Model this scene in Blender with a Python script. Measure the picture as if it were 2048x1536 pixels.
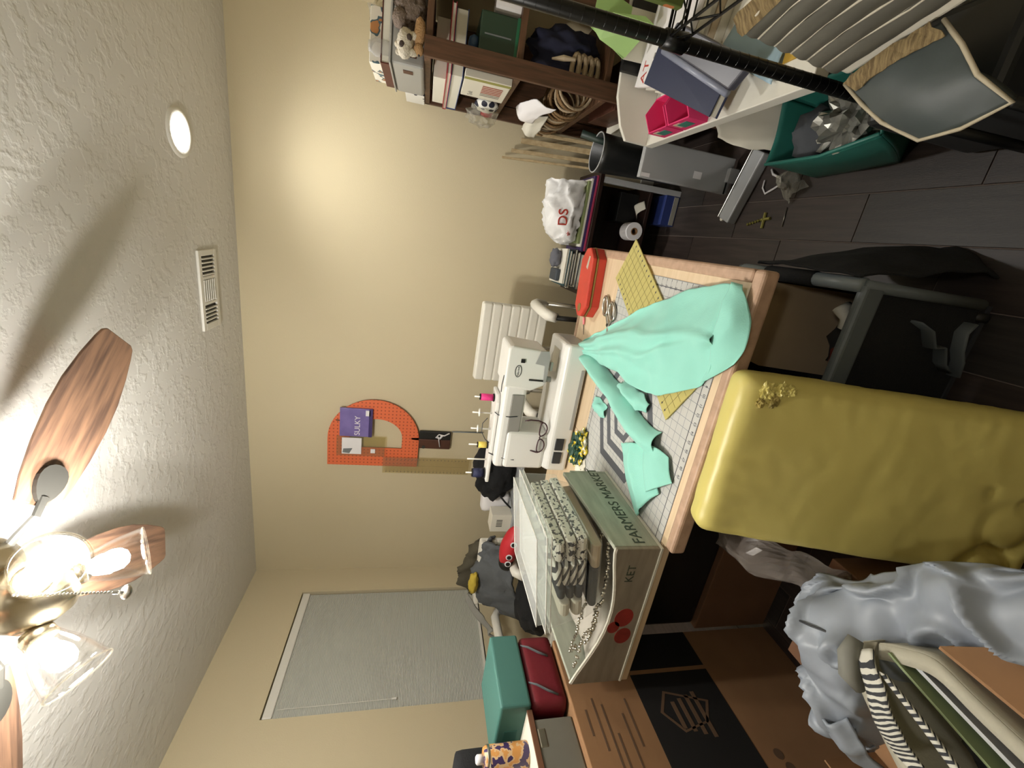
import bpy, bmesh, math, random
from mathutils import Vector, Matrix, noise
import numpy as np

sc = bpy.context.scene
COL = sc.collection
for o in list(bpy.data.objects):
    bpy.data.objects.remove(o)
PI = math.pi
R = math.radians

# ------------------------------------------------------------------ camera
CAM = Vector((0, 0, 1.40))
YAW, PIT, ROL, FPX = R(19.25), R(13.1), R(4.5), 840.0
_f = Vector((-math.sin(YAW) * math.cos(PIT), math.cos(YAW) * math.cos(PIT), -math.sin(PIT)))
_r = Vector((math.cos(YAW), math.sin(YAW), 0))
_u = _r.cross(_f)
_r2 = math.cos(ROL) * _r + math.sin(ROL) * _u
_u2 = -math.sin(ROL) * _r + math.cos(ROL) * _u
cam = bpy.data.cameras.new('camera')
co = bpy.data.objects.new('camera', cam)
COL.objects.link(co)
X, Y, Z = -_u2, _r2, -_f            # the phone was held on its side: picture-right is room-down
co.matrix_world = Matrix(((X.x, Y.x, Z.x, CAM.x), (X.y, Y.y, Z.y, CAM.y), (X.z, Y.z, Z.z, CAM.z), (0, 0, 0, 1)))
cam.sensor_fit = 'HORIZONTAL'
cam.sensor_width = 36
cam.lens = FPX / 2048 * 36
cam.clip_start = 0.01
sc.camera = co

# ------------------------------------------------------------------ world, exposure
w = bpy.data.worlds.new('world')
sc.world = w
w.use_nodes = True
w.node_tree.nodes['Background'].inputs[0].default_value = (0.02, 0.025, 0.04, 1)
w.node_tree.nodes['Background'].inputs[1].default_value = 0.3
sc.view_settings.view_transform = 'Standard'
sc.view_settings.look = 'None'
sc.view_settings.gamma = 1
sc.view_settings.use_curve_mapping = False
sc.view_settings.exposure = 0.85
BULB = 430.0      # emission of each fan bulb
CANW = 30.0       # watts of the recessed downlight
CANE = 30.0       # emission of its lens
BULBC = (1.0, 0.965, 0.90)
CANC = (1.0, 0.97, 0.92)
CEIL, YB, XL, XR, YF = 2.44, 2.77, -2.60, 1.02, -1.7

# ------------------------------------------------------------------ colour and materials
def lin(c):
    if isinstance(c, str):
        c = c.lstrip('#')
        c = tuple(int(c[i:i + 2], 16) / 255 for i in (0, 2, 4))
    return tuple(x / 12.92 if x <= 0.04045 else ((x + 0.055) / 1.055) ** 2.4 for x in c)
MATS = {}
def mat(name, col, rough=.6, metal=0, var=0, vs=8, col2=None, bump=0, bs=60, stretch=(1, 1, 1), spec=.5, sheen=0, alpha=1, emis=None, es=0, trans=0, coat=0, detail=3):
    m = bpy.data.materials.new(name)
    m.use_nodes = True
    nt = m.node_tree
    b = nt.nodes['Principled BSDF']
    c = lin(col)
    b.inputs['Base Color'].default_value = (*c, 1)
    b.inputs['Roughness'].default_value = rough
    b.inputs['Metallic'].default_value = metal
    b.inputs['Specular IOR Level'].default_value = spec
    if coat: b.inputs['Coat Weight'].default_value = coat
    if sheen: b.inputs['Sheen Weight'].default_value = sheen
    if trans: b.inputs['Transmission Weight'].default_value = trans
    if alpha < 1: b.inputs['Alpha'].default_value = alpha
    if emis:
        b.inputs['Emission Color'].default_value = (*emis, 1)
        b.inputs['Emission Strength'].default_value = es
    if var or col2 or bump:
        tc = nt.nodes.new('ShaderNodeTexCoord')
        mp = nt.nodes.new('ShaderNodeMapping')
        mp.inputs['Scale'].default_value = stretch
        nt.links.new(tc.outputs['Object'], mp.inputs[0])
    if var or col2:
        n = nt.nodes.new('ShaderNodeTexNoise')
        n.inputs['Scale'].default_value = vs
        n.inputs['Detail'].default_value = detail
        nt.links.new(mp.outputs[0], n.inputs[0])
        r = nt.nodes.new('ShaderNodeValToRGB')
        c2 = lin(col2) if col2 else tuple(x * (1 - var) for x in c)
        c1 = c if col2 else tuple(min(1, x * (1 + var)) for x in c)
        r.color_ramp.elements[0].position = .35
        r.color_ramp.elements[1].position = .65
        r.color_ramp.elements[0].color = (*c2, 1)
        r.color_ramp.elements[1].color = (*c1, 1)
        nt.links.new(n.outputs[0], r.inputs[0])
        nt.links.new(r.outputs[0], b.inputs['Base Color'])
    if bump:
        n2 = nt.nodes.new('ShaderNodeTexNoise')
        n2.inputs['Scale'].default_value = bs
        n2.inputs['Detail'].default_value = 4
        nt.links.new(mp.outputs[0], n2.inputs[0])
        bp = nt.nodes.new('ShaderNodeBump')
        bp.inputs['Strength'].default_value = bump
        bp.inputs['Distance'].default_value = .01
        nt.links.new(n2.outputs[0], bp.inputs['Height'])
        nt.links.new(bp.outputs[0], b.inputs['Normal'])
    MATS[name] = m
    return m
def clear(name, col, mixv, rough=.08, gloss=False, edge=.35):
    """thin clear plastic or glass: see-through with a little gloss and tint"""
    m = bpy.data.materials.new(name)
    m.use_nodes = True
    nt = m.node_tree
    nt.nodes.clear()
    out = nt.nodes.new('ShaderNodeOutputMaterial')
    tr = nt.nodes.new('ShaderNodeBsdfTransparent')
    tr.inputs[0].default_value = (*lin(col), 1)
    pr = nt.nodes.new('ShaderNodeBsdfGlossy' if gloss else 'ShaderNodeBsdfPrincipled')
    pr.inputs[0].default_value = (*lin(col), 1)
    pr.inputs['Roughness'].default_value = rough
    lw = nt.nodes.new('ShaderNodeLayerWeight')
    lw.inputs[0].default_value = .25
    mr = nt.nodes.new('ShaderNodeMapRange')
    mr.inputs['To Min'].default_value = mixv
    mr.inputs['To Max'].default_value = min(1, mixv + edge)
    nt.links.new(lw.outputs['Facing'], mr.inputs[0])
    mx = nt.nodes.new('ShaderNodeMixShader')
    nt.links.new(mr.outputs[0], mx.inputs[0])
    nt.links.new(tr.outputs[0], mx.inputs[1])
    nt.links.new(pr.outputs[0], mx.inputs[2])
    nt.links.new(mx.outputs[0], out.inputs[0])
    MATS[name] = m
    return m
def pattern(name, kind, c1, c2, scale, rough=.6, dirv=(1, 0, 0), thr=.5, c3=None):
    """printed patterns: dots, stripes, grid, leopard blotches"""
    m = bpy.data.materials.new(name)
    m.use_nodes = True
    nt = m.node_tree
    b = nt.nodes['Principled BSDF']
    b.inputs['Roughness'].default_value = rough
    tc = nt.nodes.new('ShaderNodeTexCoord')
    mp = nt.nodes.new('ShaderNodeMapping')
    nt.links.new(tc.outputs['Object'], mp.inputs[0])
    ramp = nt.nodes.new('ShaderNodeValToRGB')
    ramp.color_ramp.interpolation = 'CONSTANT'
    ramp.color_ramp.elements[0].color = (*lin(c1), 1)
    ramp.color_ramp.elements[1].color = (*lin(c2), 1)
    ramp.color_ramp.elements[1].position = thr
    if kind == 'dots':
        v = nt.nodes.new('ShaderNodeTexVoronoi')
        v.inputs['Scale'].default_value = scale
        v.inputs['Randomness'].default_value = 0.15
        nt.links.new(mp.outputs[0], v.inputs[0])
        nt.links.new(v.outputs['Distance'], ramp.inputs[0])
    elif kind == 'stripes':
        d = nt.nodes.new('ShaderNodeVectorMath'); d.operation = 'DOT_PRODUCT'
        d.inputs[1].default_value = Vector(dirv) * scale
        nt.links.new(mp.outputs[0], d.inputs[0])
        fr = nt.nodes.new('ShaderNodeMath'); fr.operation = 'FRACT'
        nt.links.new(d.outputs['Value'], fr.inputs[0])
        nt.links.new(fr.outputs[0], ramp.inputs[0])
    elif kind == 'blotch':
        v = nt.nodes.new('ShaderNodeTexNoise')
        v.inputs['Scale'].default_value = scale
        v.inputs['Detail'].default_value = 2
        nt.links.new(mp.outputs[0], v.inputs[0])
        nt.links.new(v.outputs[0], ramp.inputs[0])
        if c3:
            e = ramp.color_ramp.elements.new(min(.98, thr + .08)); e.color = (*lin(c3), 1)
    elif kind == 'holes':
        sx = nt.nodes.new('ShaderNodeSeparateXYZ')
        nt.links.new(mp.outputs[0], sx.inputs[0])
        sq = []
        for k in (0, 2):
            mu = nt.nodes.new('ShaderNodeMath'); mu.operation = 'MULTIPLY'; mu.inputs[1].default_value = scale
            nt.links.new(sx.outputs[k], mu.inputs[0])
            fr = nt.nodes.new('ShaderNodeMath'); fr.operation = 'FRACT'
            nt.links.new(mu.outputs[0], fr.inputs[0])
            su = nt.nodes.new('ShaderNodeMath'); su.operation = 'SUBTRACT'; su.inputs[1].default_value = .5
            nt.links.new(fr.outputs[0], su.inputs[0])
            pw = nt.nodes.new('ShaderNodeMath'); pw.operation = 'MULTIPLY'
            nt.links.new(su.outputs[0], pw.inputs[0]); nt.links.new(su.outputs[0], pw.inputs[1]); sq.append(pw)
        ad = nt.nodes.new('ShaderNodeMath'); ad.operation = 'ADD'
        nt.links.new(sq[0].outputs[0], ad.inputs[0]); nt.links.new(sq[1].outputs[0], ad.inputs[1])
        nt.links.new(ad.outputs[0], ramp.inputs[0])
    elif kind == 'grid':
        sx = nt.nodes.new('ShaderNodeSeparateXYZ')
        nt.links.new(mp.outputs[0], sx.inputs[0])
        outs = []
        for k in (0, 1):
            mu = nt.nodes.new('ShaderNodeMath'); mu.operation = 'MULTIPLY'; mu.inputs[1].default_value = scale
            nt.links.new(sx.outputs[k], mu.inputs[0])
            fr = nt.nodes.new('ShaderNodeMath'); fr.operation = 'FRACT'
            nt.links.new(mu.outputs[0], fr.inputs[0]); outs.append(fr)
        mi = nt.nodes.new('ShaderNodeMath'); mi.operation = 'MINIMUM'
        nt.links.new(outs[0].outputs[0], mi.inputs[0]); nt.links.new(outs[1].outputs[0], mi.inputs[1])
        nt.links.new(mi.outputs[0], ramp.inputs[0])
    nt.links.new(ramp.outputs[0], b.inputs['Base Color'])
    MATS[name] = m
    return m

def nvec(q):
    return Vector((noise.noise(q + Vector((9.3, -1.5, -7.9))), noise.noise(q), noise.noise(q + Vector((6.3, 11.6, -3.2)))))

# ------------------------------------------------------------------ mesh building
class MB:
    def __init__(s, T=None):
        s.v, s.f, s.T = [], [], T
    def add(s, vs, fs):
        o = len(s.v)
        if s.T is not None: vs = [s.T @ Vector(p) for p in vs]
        s.v += [tuple(p) for p in vs]
        s.f += [tuple(i + o for i in f) for f in fs]
        return s
    def box(s, x0, x1, y0, y1, z0, z1, M=None):
        vs = [Vector((x, y, z)) for z in (z0, z1) for y in (y0, y1) for x in (x0, x1)]
        if M is not None: vs = [M @ p for p in vs]
        return s.add(vs, [(0, 2, 3, 1), (4, 5, 7, 6), (0, 1, 5, 4), (2, 6, 7, 3), (0, 4, 6, 2), (1, 3, 7, 5)])
    def prism(s, poly, a, b, ax='z'):
        n = len(poly)
        def P(p, t):
            return {'z': (p[0], p[1], t), 'y': (p[0], t, p[1]), 'x': (t, p[0], p[1])}[ax]
        vs = [P(p, a) for p in poly] + [P(p, b) for p in poly]
        fs = [tuple(range(n))[::-1], tuple(range(n, 2 * n))] + [(i, (i + 1) % n, n + (i + 1) % n, n + i) for i in range(n)]
        return s.add(vs, fs)
    def hexa(s, bot, top):
        n = len(bot)
        fs = [tuple(range(n))[::-1], tuple(range(n, 2 * n))] + [(i, (i + 1) % n, n + (i + 1) % n, n + i) for i in range(n)]
        return s.add(list(bot) + list(top), fs)
    def ring(s, outer, inner, a, b, ax='y'):
        n = len(outer)
        def P(p, t):
            return {'z': (p[0], p[1], t), 'y': (p[0], t, p[1]), 'x': (t, p[0], p[1])}[ax]
        vs = [P(p, a) for p in outer] + [P(p, a) for p in inner] + [P(p, b) for p in outer] + [P(p, b) for p in inner]
        fs = []
        for i in range(n):
            j = (i + 1) % n
            fs += [(i, j, n + j, n + i), (2 * n + i, 3 * n + i, 3 * n + j, 2 * n + j), (i, 2 * n + i, 2 * n + j, j), (n + i, n + j, 3 * n + j, 3 * n + i)]
        return s.add(vs, fs)
    def tube(s, pts, r, n=8, closed=False, flat=None):
        pts = [Vector(p) for p in pts]
        k = len(pts)
        rs = r if isinstance(r, (list, tuple)) else [r] * k
        vs, fs = [], []
        up = None
        for i, p in enumerate(pts):
            a = pts[(i - 1) % k] if (closed or i > 0) else p
            b = pts[(i + 1) % k] if (closed or i < k - 1) else p
            d = (b - a).normalized() if (b - a).length > 1e-9 else Vector((0, 0, 1))
            if up is None: up = Vector((0, 0, 1)) if abs(d.z) < .9 else Vector((1, 0, 0))
            side = d.cross(up)
            if side.length < 1e-6: side = d.orthogonal()
            side.normalize()
            up2 = side.cross(d).normalized()
            up = up2
            fl = flat if flat else 1
            for q in range(n):
                t = 2 * PI * q / n
                vs.append(p + rs[i] * (math.cos(t) * side + fl * math.sin(t) * up2))
        m = k if closed else k - 1
        for i in range(m):
            j = (i + 1) % k
            for q in range(n):
                q2 = (q + 1) % n
                fs.append((i * n + q, i * n + q2, j * n + q2, j * n + q))
        if not closed:
            fs.append(tuple(range(n)))
            fs.append(tuple(range((k - 1) * n, k * n))[::-1])
        return s.add(vs, fs)
    def lathe(s, prof, c=(0, 0, 0), n=24, axis=None, cap=True):
        Mx = Matrix.Translation(c)
        if axis is not None: Mx = Mx @ Vector((0, 0, 1)).rotation_difference(Vector(axis).normalized()).to_matrix().to_4x4()
        vs, fs = [], []
        k = len(prof)
        for (r, z) in prof:
            for q in range(n):
                t = 2 * PI * q / n
                vs.append(Mx @ Vector((r * math.cos(t), r * math.sin(t), z)))
        for i in range(k - 1):
            for q in range(n):
                q2 = (q + 1) % n
                fs.append((i * n + q, i * n + q2, (i + 1) * n + q2, (i + 1) * n + q))
        if cap:
            if prof[0][0] > 1e-6: fs.append(tuple(range(n))[::-1])
            if prof[-1][0] > 1e-6: fs.append(tuple(range((k - 1) * n, k * n)))
        return s.add(vs, fs)
    def blob(s, c, rad, amp=.15, fr=3, seed=0, sub=3, flatz=None, M=None):
        bm = bmesh.new()
        bmesh.ops.create_icosphere(bm, subdivisions=sub, radius=1)
        vs = []
        for v in bm.verts:
            d = 1 + amp * noise.noise(v.co * fr + Vector((seed * 7.3, seed * 3.1, seed)))
            p = Vector((v.co.x * rad[0], v.co.y * rad[1], v.co.z * rad[2])) * d
            if M is not None: p = M @ p
            p += Vector(c)
            if flatz is not None and p.z < flatz: p.z = flatz
            vs.append(p)
        fs = [tuple(v.index for v in f.verts) for f in bm.faces]
        bm.free()
        return s.add(vs, fs)
    def sheet(s, ctrl, nu=6, nv=6, amp=0, fr=8, seed=0, minz=None, ridge=0, rf=12, fold=None):
        """smooth cloth through a grid of control points"""
        C = np.array(ctrl, float)
        def up(A, n):
            k = A.shape[0]
            out = []
            for i in range(k - 1):
                p0, p1, p2, p3 = A[max(i - 1, 0)], A[i], A[i + 1], A[min(i + 2, k - 1)]
                for t in np.arange(n) / n:
                    out.append(.5 * (2 * p1 + (p2 - p0) * t + (2 * p0 - 5 * p1 + 4 * p2 - p3) * t * t + (3 * p1 - p0 - 3 * p2 + p3) * t ** 3))
            out.append(A[-1])
            return np.array(out)
        G = up(C, nu)
        G = np.swapaxes(up(np.swapaxes(G, 0, 1), nv), 0, 1)
        a, b = G.shape[:2]
        vs = []
        for i in range(a):
            for j in range(b):
                p = Vector(G[i, j])
                if amp:
                    q = p * fr + Vector((seed * 3.7, seed, seed * 1.9))
                    p = p + amp * nvec(q) + .4 * amp * nvec(q * 2.3)
                if fold: p.z += fold(i / (a - 1), j / (b - 1))
                if ridge:
                    q = Vector(G[i, j]) * rf + Vector((seed, seed * 2.1, 0)); q = q + .6 * nvec(q * .5)
                    p.z += ridge * (1 - min(1, abs(noise.noise(q)) * 3.2)) ** 1.6
                if minz is not None and p.z < minz: p.z = minz
                vs.append(p)
        fs = [(i * b + j, i * b + j + 1, (i + 1) * b + j + 1, (i + 1) * b + j) for i in range(a - 1) for j in range(b - 1)]
        return s.add(vs, fs)

ORG = {}
def link(name, me, m, parent):
    o = bpy.data.objects.new(name, me)
    COL.objects.link(o)
    if m:
        me.materials.clear()
        me.materials.append(MATS[m] if isinstance(m, str) else m)
    if parent is not None:
        o.parent = parent
        ORG[o.name] = ORG[parent.name]
    return o
def thing(name, label, cat, loc, group=None):
    o = bpy.data.objects.new(name, None)
    COL.objects.link(o)
    o.location = loc
    o.empty_display_size = .05
    ORG[o.name] = Vector(loc)
    o['label'] = label
    o['category'] = cat
    if group: o['group'] = group
    return o
def part(mb, name, m, parent, bev=0, smooth=False, solid=0, sub=0, label=None, seg=2, soff=0):
    """parts are described in room coordinates; the thing's origin is taken off here"""
    off = ORG[parent.name]
    me = bpy.data.meshes.new(name)
    me.from_pydata([(p[0] - off.x, p[1] - off.y, p[2] - off.z) for p in mb.v], [], mb.f)
    o = link(name, me, m, parent)
    finish(o, bev, smooth, solid, sub, seg, soff)
    if label: o['label'] = label
    return o
def finish(o, bev=0, smooth=False, solid=0, sub=0, seg=2, soff=0):
    me = o.data
    bm = bmesh.new(); bm.from_mesh(me)
    bmesh.ops.recalc_face_normals(bm, faces=bm.faces)
    bm.to_mesh(me); bm.free()
    if smooth:
        for p in me.polygons: p.use_smooth = True
    if solid:
        md = o.modifiers.new('thickness', 'SOLIDIFY'); md.thickness = solid; md.offset = soff
    if bev:
        md = o.modifiers.new('bevel', 'BEVEL'); md.width = bev; md.segments = seg; md.limit_method = 'ANGLE'; md.angle_limit = R(40)
    if sub:
        md = o.modifiers.new('smooth', 'SUBSURF'); md.levels = sub; md.render_levels = sub
def single(mb, name, m, label, cat, group=None, base=None, **kw):
    """a thing that is one mesh, its origin at its base"""
    P = np.array(mb.v)
    if base is None: base = (float(P[:, 0].mean()), float(P[:, 1].mean()), float(P[:, 2].min()))
    me = bpy.data.meshes.new(name)
    me.from_pydata([(p[0] - base[0], p[1] - base[1], p[2] - base[2]) for p in mb.v], [], mb.f)
    o = link(name, me, m, None)
    o.location = base
    ORG[o.name] = Vector(base)
    finish(o, **kw)
    if label:
        o['label'] = label; o['category'] = cat
    if group: o['group'] = group
    return o
def struct(mb, name, m, parent=None, **kw):
    if parent is None:
        o = single(mb, name, m, None, None, base=(0, 0, 0), **kw)
        o['kind'] = 'structure'
    else:
        o = part(mb, name, m, parent, **kw)
    return o
def text(name, s, size, Mx, m, parent, ext=.0004, align='LEFT', label=None):
    cu = bpy.data.curves.new(name, 'FONT')
    cu.body = s; cu.size = size; cu.extrude = ext; cu.align_x = align
    to = bpy.data.objects.new('tmp_text', cu)
    COL.objects.link(to)
    dg = bpy.context.evaluated_depsgraph_get()
    me = bpy.data.meshes.new_from_object(to.evaluated_get(dg))
    bpy.data.objects.remove(to); bpy.data.curves.remove(cu)
    me.name = name
    off = ORG[parent.name]
    me.transform(Matrix.Translation(-off) @ Mx)
    o = link(name, me, m, parent)
    if label: o['label'] = label
    return o
def frame(o, xd, yd):
    """matrix with its x axis along xd, y axis near yd, origin o"""
    x = Vector(xd).normalized()
    y = Vector(yd); y = (y - y.dot(x) * x).normalized()
    z = x.cross(y)
    return Matrix(((x.x, y.x, z.x, o[0]), (x.y, y.y, z.y, o[1]), (x.z, y.z, z.z, o[2]), (0, 0, 0, 1)))
def rbox(mb, c, sx, sy, sz, rz=0, rx=0, ry=0):
    M = Matrix.Translation(c) @ Matrix.Rotation(rz, 4, 'Z') @ Matrix.Rotation(ry, 4, 'Y') @ Matrix.Rotation(rx, 4, 'X')
    return mb.box(-sx / 2, sx / 2, -sy / 2, sy / 2, 0, sz, M)

# ------------------------------------------------------------------ material list
mat('wall_paint', '#c7bb9c', .75, bump=.06, bs=140)
mat('ceiling_paint', '#d6d4cf', .85)
mat('white_plastic', '#dcdad2', .35)
mat('white_trim', '#d8d6cc', .5)
mat('grout', '#6a5f58', .9)
mat('black', '#0d0d0e', .5)
mat('black_cloth', '#101113', .9, bump=.2, bs=200)
mat('dark_grey', '#2e3033', .6)
mat('mid_grey', '#6f7577', .5)
mat('light_grey', '#a7a9aa', .45)
mat('steel', '#b9b7b0', .28, metal=1)
mat('nickel', '#b4a88f', .25, metal=1)
mat('pewter', '#3a3935', .5, metal=.3)
mat('cream', '#e4dfcf', .5)
mat('chair_vinyl', '#dedbd0', .45, bump=.05, bs=80)
mat('cardboard', '#8e6a48', .85, var=.08, vs=6)
mat('cardboard_dark', '#6a4a33', .85, var=.1, vs=5)
mat('cardboard_pale', '#b59d7c', .85, var=.06, vs=6)
mat('brown_wood', '#5d3f2c', .55, col2='#46301f', vs=6, stretch=(14, 14, 1))
mat('brown_wood_flat', '#664730', .55, col2='#4b3423', vs=6, stretch=(1, 10, 10))
mat('dark_wood', '#2b1a15', .4, col2='#1f1310', vs=5, stretch=(2, 14, 14))
mat('pale_wood', '#d9c3a4', .5, col2='#cfb896', vs=5, stretch=(1.2, 14, 10), detail=5)
mat('trim_wood', '#b99a82', .5, col2='#a78a73', vs=6, stretch=(6, 6, 6))
mat('stick_wood', '#a08d6a', .7, col2='#8a7652', vs=7, stretch=(10, 10, 1))
mat('blade_wood', '#8d6c55', .5, col2='#5c463a', vs=4, stretch=(1.4, 16, 16), detail=6)
# ================================================================== room shell
# textured ceiling: knock-down plaster relief
def ceiling_mat():
    m = MATS['ceiling_paint']; nt = m.node_tree; b = nt.nodes['Principled BSDF']
    tc = nt.nodes.new('ShaderNodeTexCoord')
    n = nt.nodes.new('ShaderNodeTexNoise'); n.inputs['Scale'].default_value = 26; n.inputs['Detail'].default_value = 5
    nt.links.new(tc.outputs['Object'], n.inputs[0])
    r = nt.nodes.new('ShaderNodeValToRGB'); r.color_ramp.elements[0].position = .48; r.color_ramp.elements[1].position = .62
    nt.links.new(n.outputs[0], r.inputs[0])
    bp = nt.nodes.new('ShaderNodeBump'); bp.inputs['Strength'].default_value = .3; bp.inputs['Distance'].default_value = .006
    nt.links.new(r.outputs[0], bp.inputs['Height']); nt.links.new(bp.outputs[0], b.inputs['Normal'])
ceiling_mat()
struct(MB().box(XL - .12, XR + .12, YF - .12, YB + .12, CEIL, CEIL + .1), 'ceiling', 'ceiling_paint')
struct(MB().box(XL - .12, XR + .12, YB, YB + .1, 0, CEIL), 'wall_back', 'wall_paint')
struct(MB().box(XR, XR + .1, YF, YB, 0, CEIL), 'wall_right', 'wall_paint')
struct(MB().box(XL - .12, XR + .12, YF - .1, YF, 0, CEIL), 'wall_front', 'wall_paint')
WY0, WY1, WZ0, WZ1 = 1.695, 2.55, .80, 2.065
wl = MB()
wl.box(XL - .12, XL, YF, WY0, 0, CEIL); wl.box(XL - .12, XL, WY1, YB, 0, CEIL)
wl.box(XL - .12, XL, WY0, WY1, 0, WZ0); wl.box(XL - .12, XL, WY0, WY1, WZ1, CEIL)
struct(wl, 'wall_left', 'wall_paint')
bb = MB().box(XL, XR, YB - .012, YB, 0, .09)
struct(bb, 'baseboard_back', 'white_trim', bev=.003)

# floor of wood-look tiles, every tile a piece of its own
fl = struct(MB().box(XL - .12, XR + .12, YF - .12, YB + .12, -.06, -.003), 'floor', 'grout')
rnd = random.Random(4)
def plank_mat(i, c):
    m = mat('plank_%d' % i, c, .45, col2=tuple(x * .72 for x in [int(c[k:k + 2], 16) / 255 for k in (1, 3, 5)]), vs=3.2, stretch=(16, 1.1, 1), detail=6, bump=.08, bs=40)
    return m
PM = [plank_mat(i, c) for i, c in enumerate(('#3b312d', '#372e2b', '#403530', '#35302d', '#3d3531'))]
PW, PL, G = .1545, .606, .0026
pmesh = {}
def plank_mesh(l, mi):
    key = (round(l, 3), mi)
    if key not in pmesh:
        me = bpy.data.meshes.new('plank')
        b = .0012; w2, l2 = PW / 2 - G / 2, l / 2 - G / 2
        vs = [(-w2, -l2, -.003), (w2, -l2, -.003), (w2, l2, -.003), (-w2, l2, -.003),
              (-w2 + b, -l2 + b, 0), (w2 - b, -l2 + b, 0), (w2 - b, l2 - b, 0), (-w2 + b, l2 - b, 0)]
        me.from_pydata(vs, [], [(4, 5, 6, 7), (0, 1, 5, 4), (1, 2, 6, 5), (2, 3, 7, 6), (3, 0, 4, 7)])
        me.materials.append(PM[mi]); pmesh[key] = me
    return pmesh[key]
row = 0
k0 = math.floor((XL - .1615) / PW)
for k in range(k0, 7):
    xa = .1615 + k * PW
    xc = xa + PW / 2
    if xc - PW / 2 > XR: continue
    near = xc > -1.35
    y = (2.17 if k % 2 else 1.864) - 5 * PL
    while y < YB:
        ya, yb = max(y, -.35), min(y + PL, YB)
        y += PL
        if yb - ya < .03 or not near or yb < -.3: continue
        o = bpy.data.objects.new('plank', plank_mesh(yb - ya, rnd.randrange(5)))
        COL.objects.link(o); o.parent = fl
        o.location = (xc, (ya + yb) / 2, 0)
rest = MB(); rest.box(XL, .1615 + PW * math.floor((-1.35 - .1615) / PW), YF, YB, -.0029, 0)
rest.box(-1.43, XR, YF, -.36, -.0029, 0)
part(rest, 'plank_field', 'plank_0', fl)

# window with a closed pleated shade
def window():
    o = MB()
    o.box(XL - .11, XL - .08, WY0, WY0 + .05, WZ0, WZ1); o.box(XL - .11, XL - .08, WY1 - .05, WY1, WZ0, WZ1)
    o.box(XL - .11, XL - .08, WY0 + .05, WY1 - .05, WZ0, WZ0 + .05); o.box(XL - .11, XL - .08, WY0 + .05, WY1 - .05, WZ1 - .05, WZ1)
    o.box(XL - .108, XL - .082, WY0 + .05, WY1 - .05, 1.42, 1.46)
    wn = struct(o, 'window_1', 'white_trim')
    part(MB().box(XL - .097, XL - .094, WY0 + .05, WY1 - .05, WZ0 + .05, 1.42), 'pane', 'dark_glass', wn)
    part(MB().box(XL - .097, XL - .094, WY0 + .05, WY1 - .05, 1.46, WZ1 - .05), 'pane', 'dark_glass', wn)
    part(MB().box(XL - .08, XL - .001, WY0 + .001, WY1 - .001, WZ0 - .02, WZ0), 'sill', 'white_trim', wn, bev=.003)
mat('dark_glass', '#0a0d12', .05, spec=.6)
mat('shade_fabric', '#b9bab3', .8)
window()
sh = thing('window_shade', 'closed pale grey pleated shade in the window beside the corner', 'blind', (XL - .02, (WY0 + WY1) / 2, WZ0))
pl = MB(); n = 130; zt = WZ1 - .055; zb = WZ0 + .02
vs, fs = [], []
for i in range(2 * n + 1):
    z = zt + (zb - zt) * i / (2 * n); x = XL - .022 + (.0035 if i % 2 else 0)
    vs += [(x, WY0 + .012, z), (x, WY1 - .012, z)]
for i in range(2 * n): fs.append((2 * i, 2 * i + 1, 2 * i + 3, 2 * i + 2))
pl.add(vs, fs)
part(pl, 'pleated_fabric', 'shade_fabric', sh)
part(MB().box(XL - .045, XL - .006, WY0 + .006, WY1 - .006, WZ1 - .055, WZ1 - .006), 'head_rail', 'white_plastic', sh, bev=.006)
part(MB().box(XL - .032, XL - .01, WY0 + .01, WY1 - .01, WZ0 + .004, WZ0 + .022), 'bottom_rail', 'white_plastic', sh, bev=.003)
part(MB().tube([(XL - .008, WY0 + .05, WZ1 - .07), (XL - .008, WY0 + .055, 1.38)], .0016, 6), 'pull_cord', 'white_plastic', sh)
part(MB().lathe([(0, 0), (.007, .004), (.005, .03), (0, .032)], (XL - .008, WY0 + .055, 1.355), 10), 'cord_tassel', 'white_plastic', sh)

# ceiling register
v = thing('ceiling_vent', 'white metal ceiling air register with dark slots near back wall', 'vent', (-.46, 2.39, CEIL))
vx0, vx1, vy0, vy1 = -.655, -.265, 2.295, 2.475
fr = MB(); zc = CEIL - .012
fr.box(vx0, vx1, vy0, vy0 + .028, zc, CEIL); fr.box(vx0, vx1, vy1 - .028, vy1, zc, CEIL)
fr.box(vx0, vx0 + .028, vy0 + .028, vy1 - .028, zc, CEIL); fr.box(vx1 - .028, vx1, vy0 + .028, vy1 - .028, zc, CEIL)
fr.box(-.53, -.515, vy0 + .028, vy1 - .028, zc, CEIL); fr.box(-.405, -.39, vy0 + .028, vy1 - .028, zc, CEIL)
part(fr, 'frame', 'white_plastic', v, bev=.003)
part(MB().box(vx0 + .02, vx1 - .02, vy0 + .02, vy1 - .02, CEIL - .002, CEIL), 'duct_opening', 'black', v)
for i in range(5):
    x = -.383 + i * .019
    part(MB().box(x - .003, x + .003, vy0 + .03, vy1 - .03, CEIL - .014, CEIL - .001), 'slat', 'white_plastic', v)
    x = -.625 + i * .019
    part(MB().box(x - .003, x + .003, vy0 + .03, vy1 - .03, CEIL - .014, CEIL - .001), 'slat', 'white_plastic', v)
for i in range(6):
    y = vy0 + .034 + i * .021
    part(MB().box(-.513, -.407, y - .003, y + .003, CEIL - .014, CEIL - .001), 'slat', 'white_plastic', v)

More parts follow.
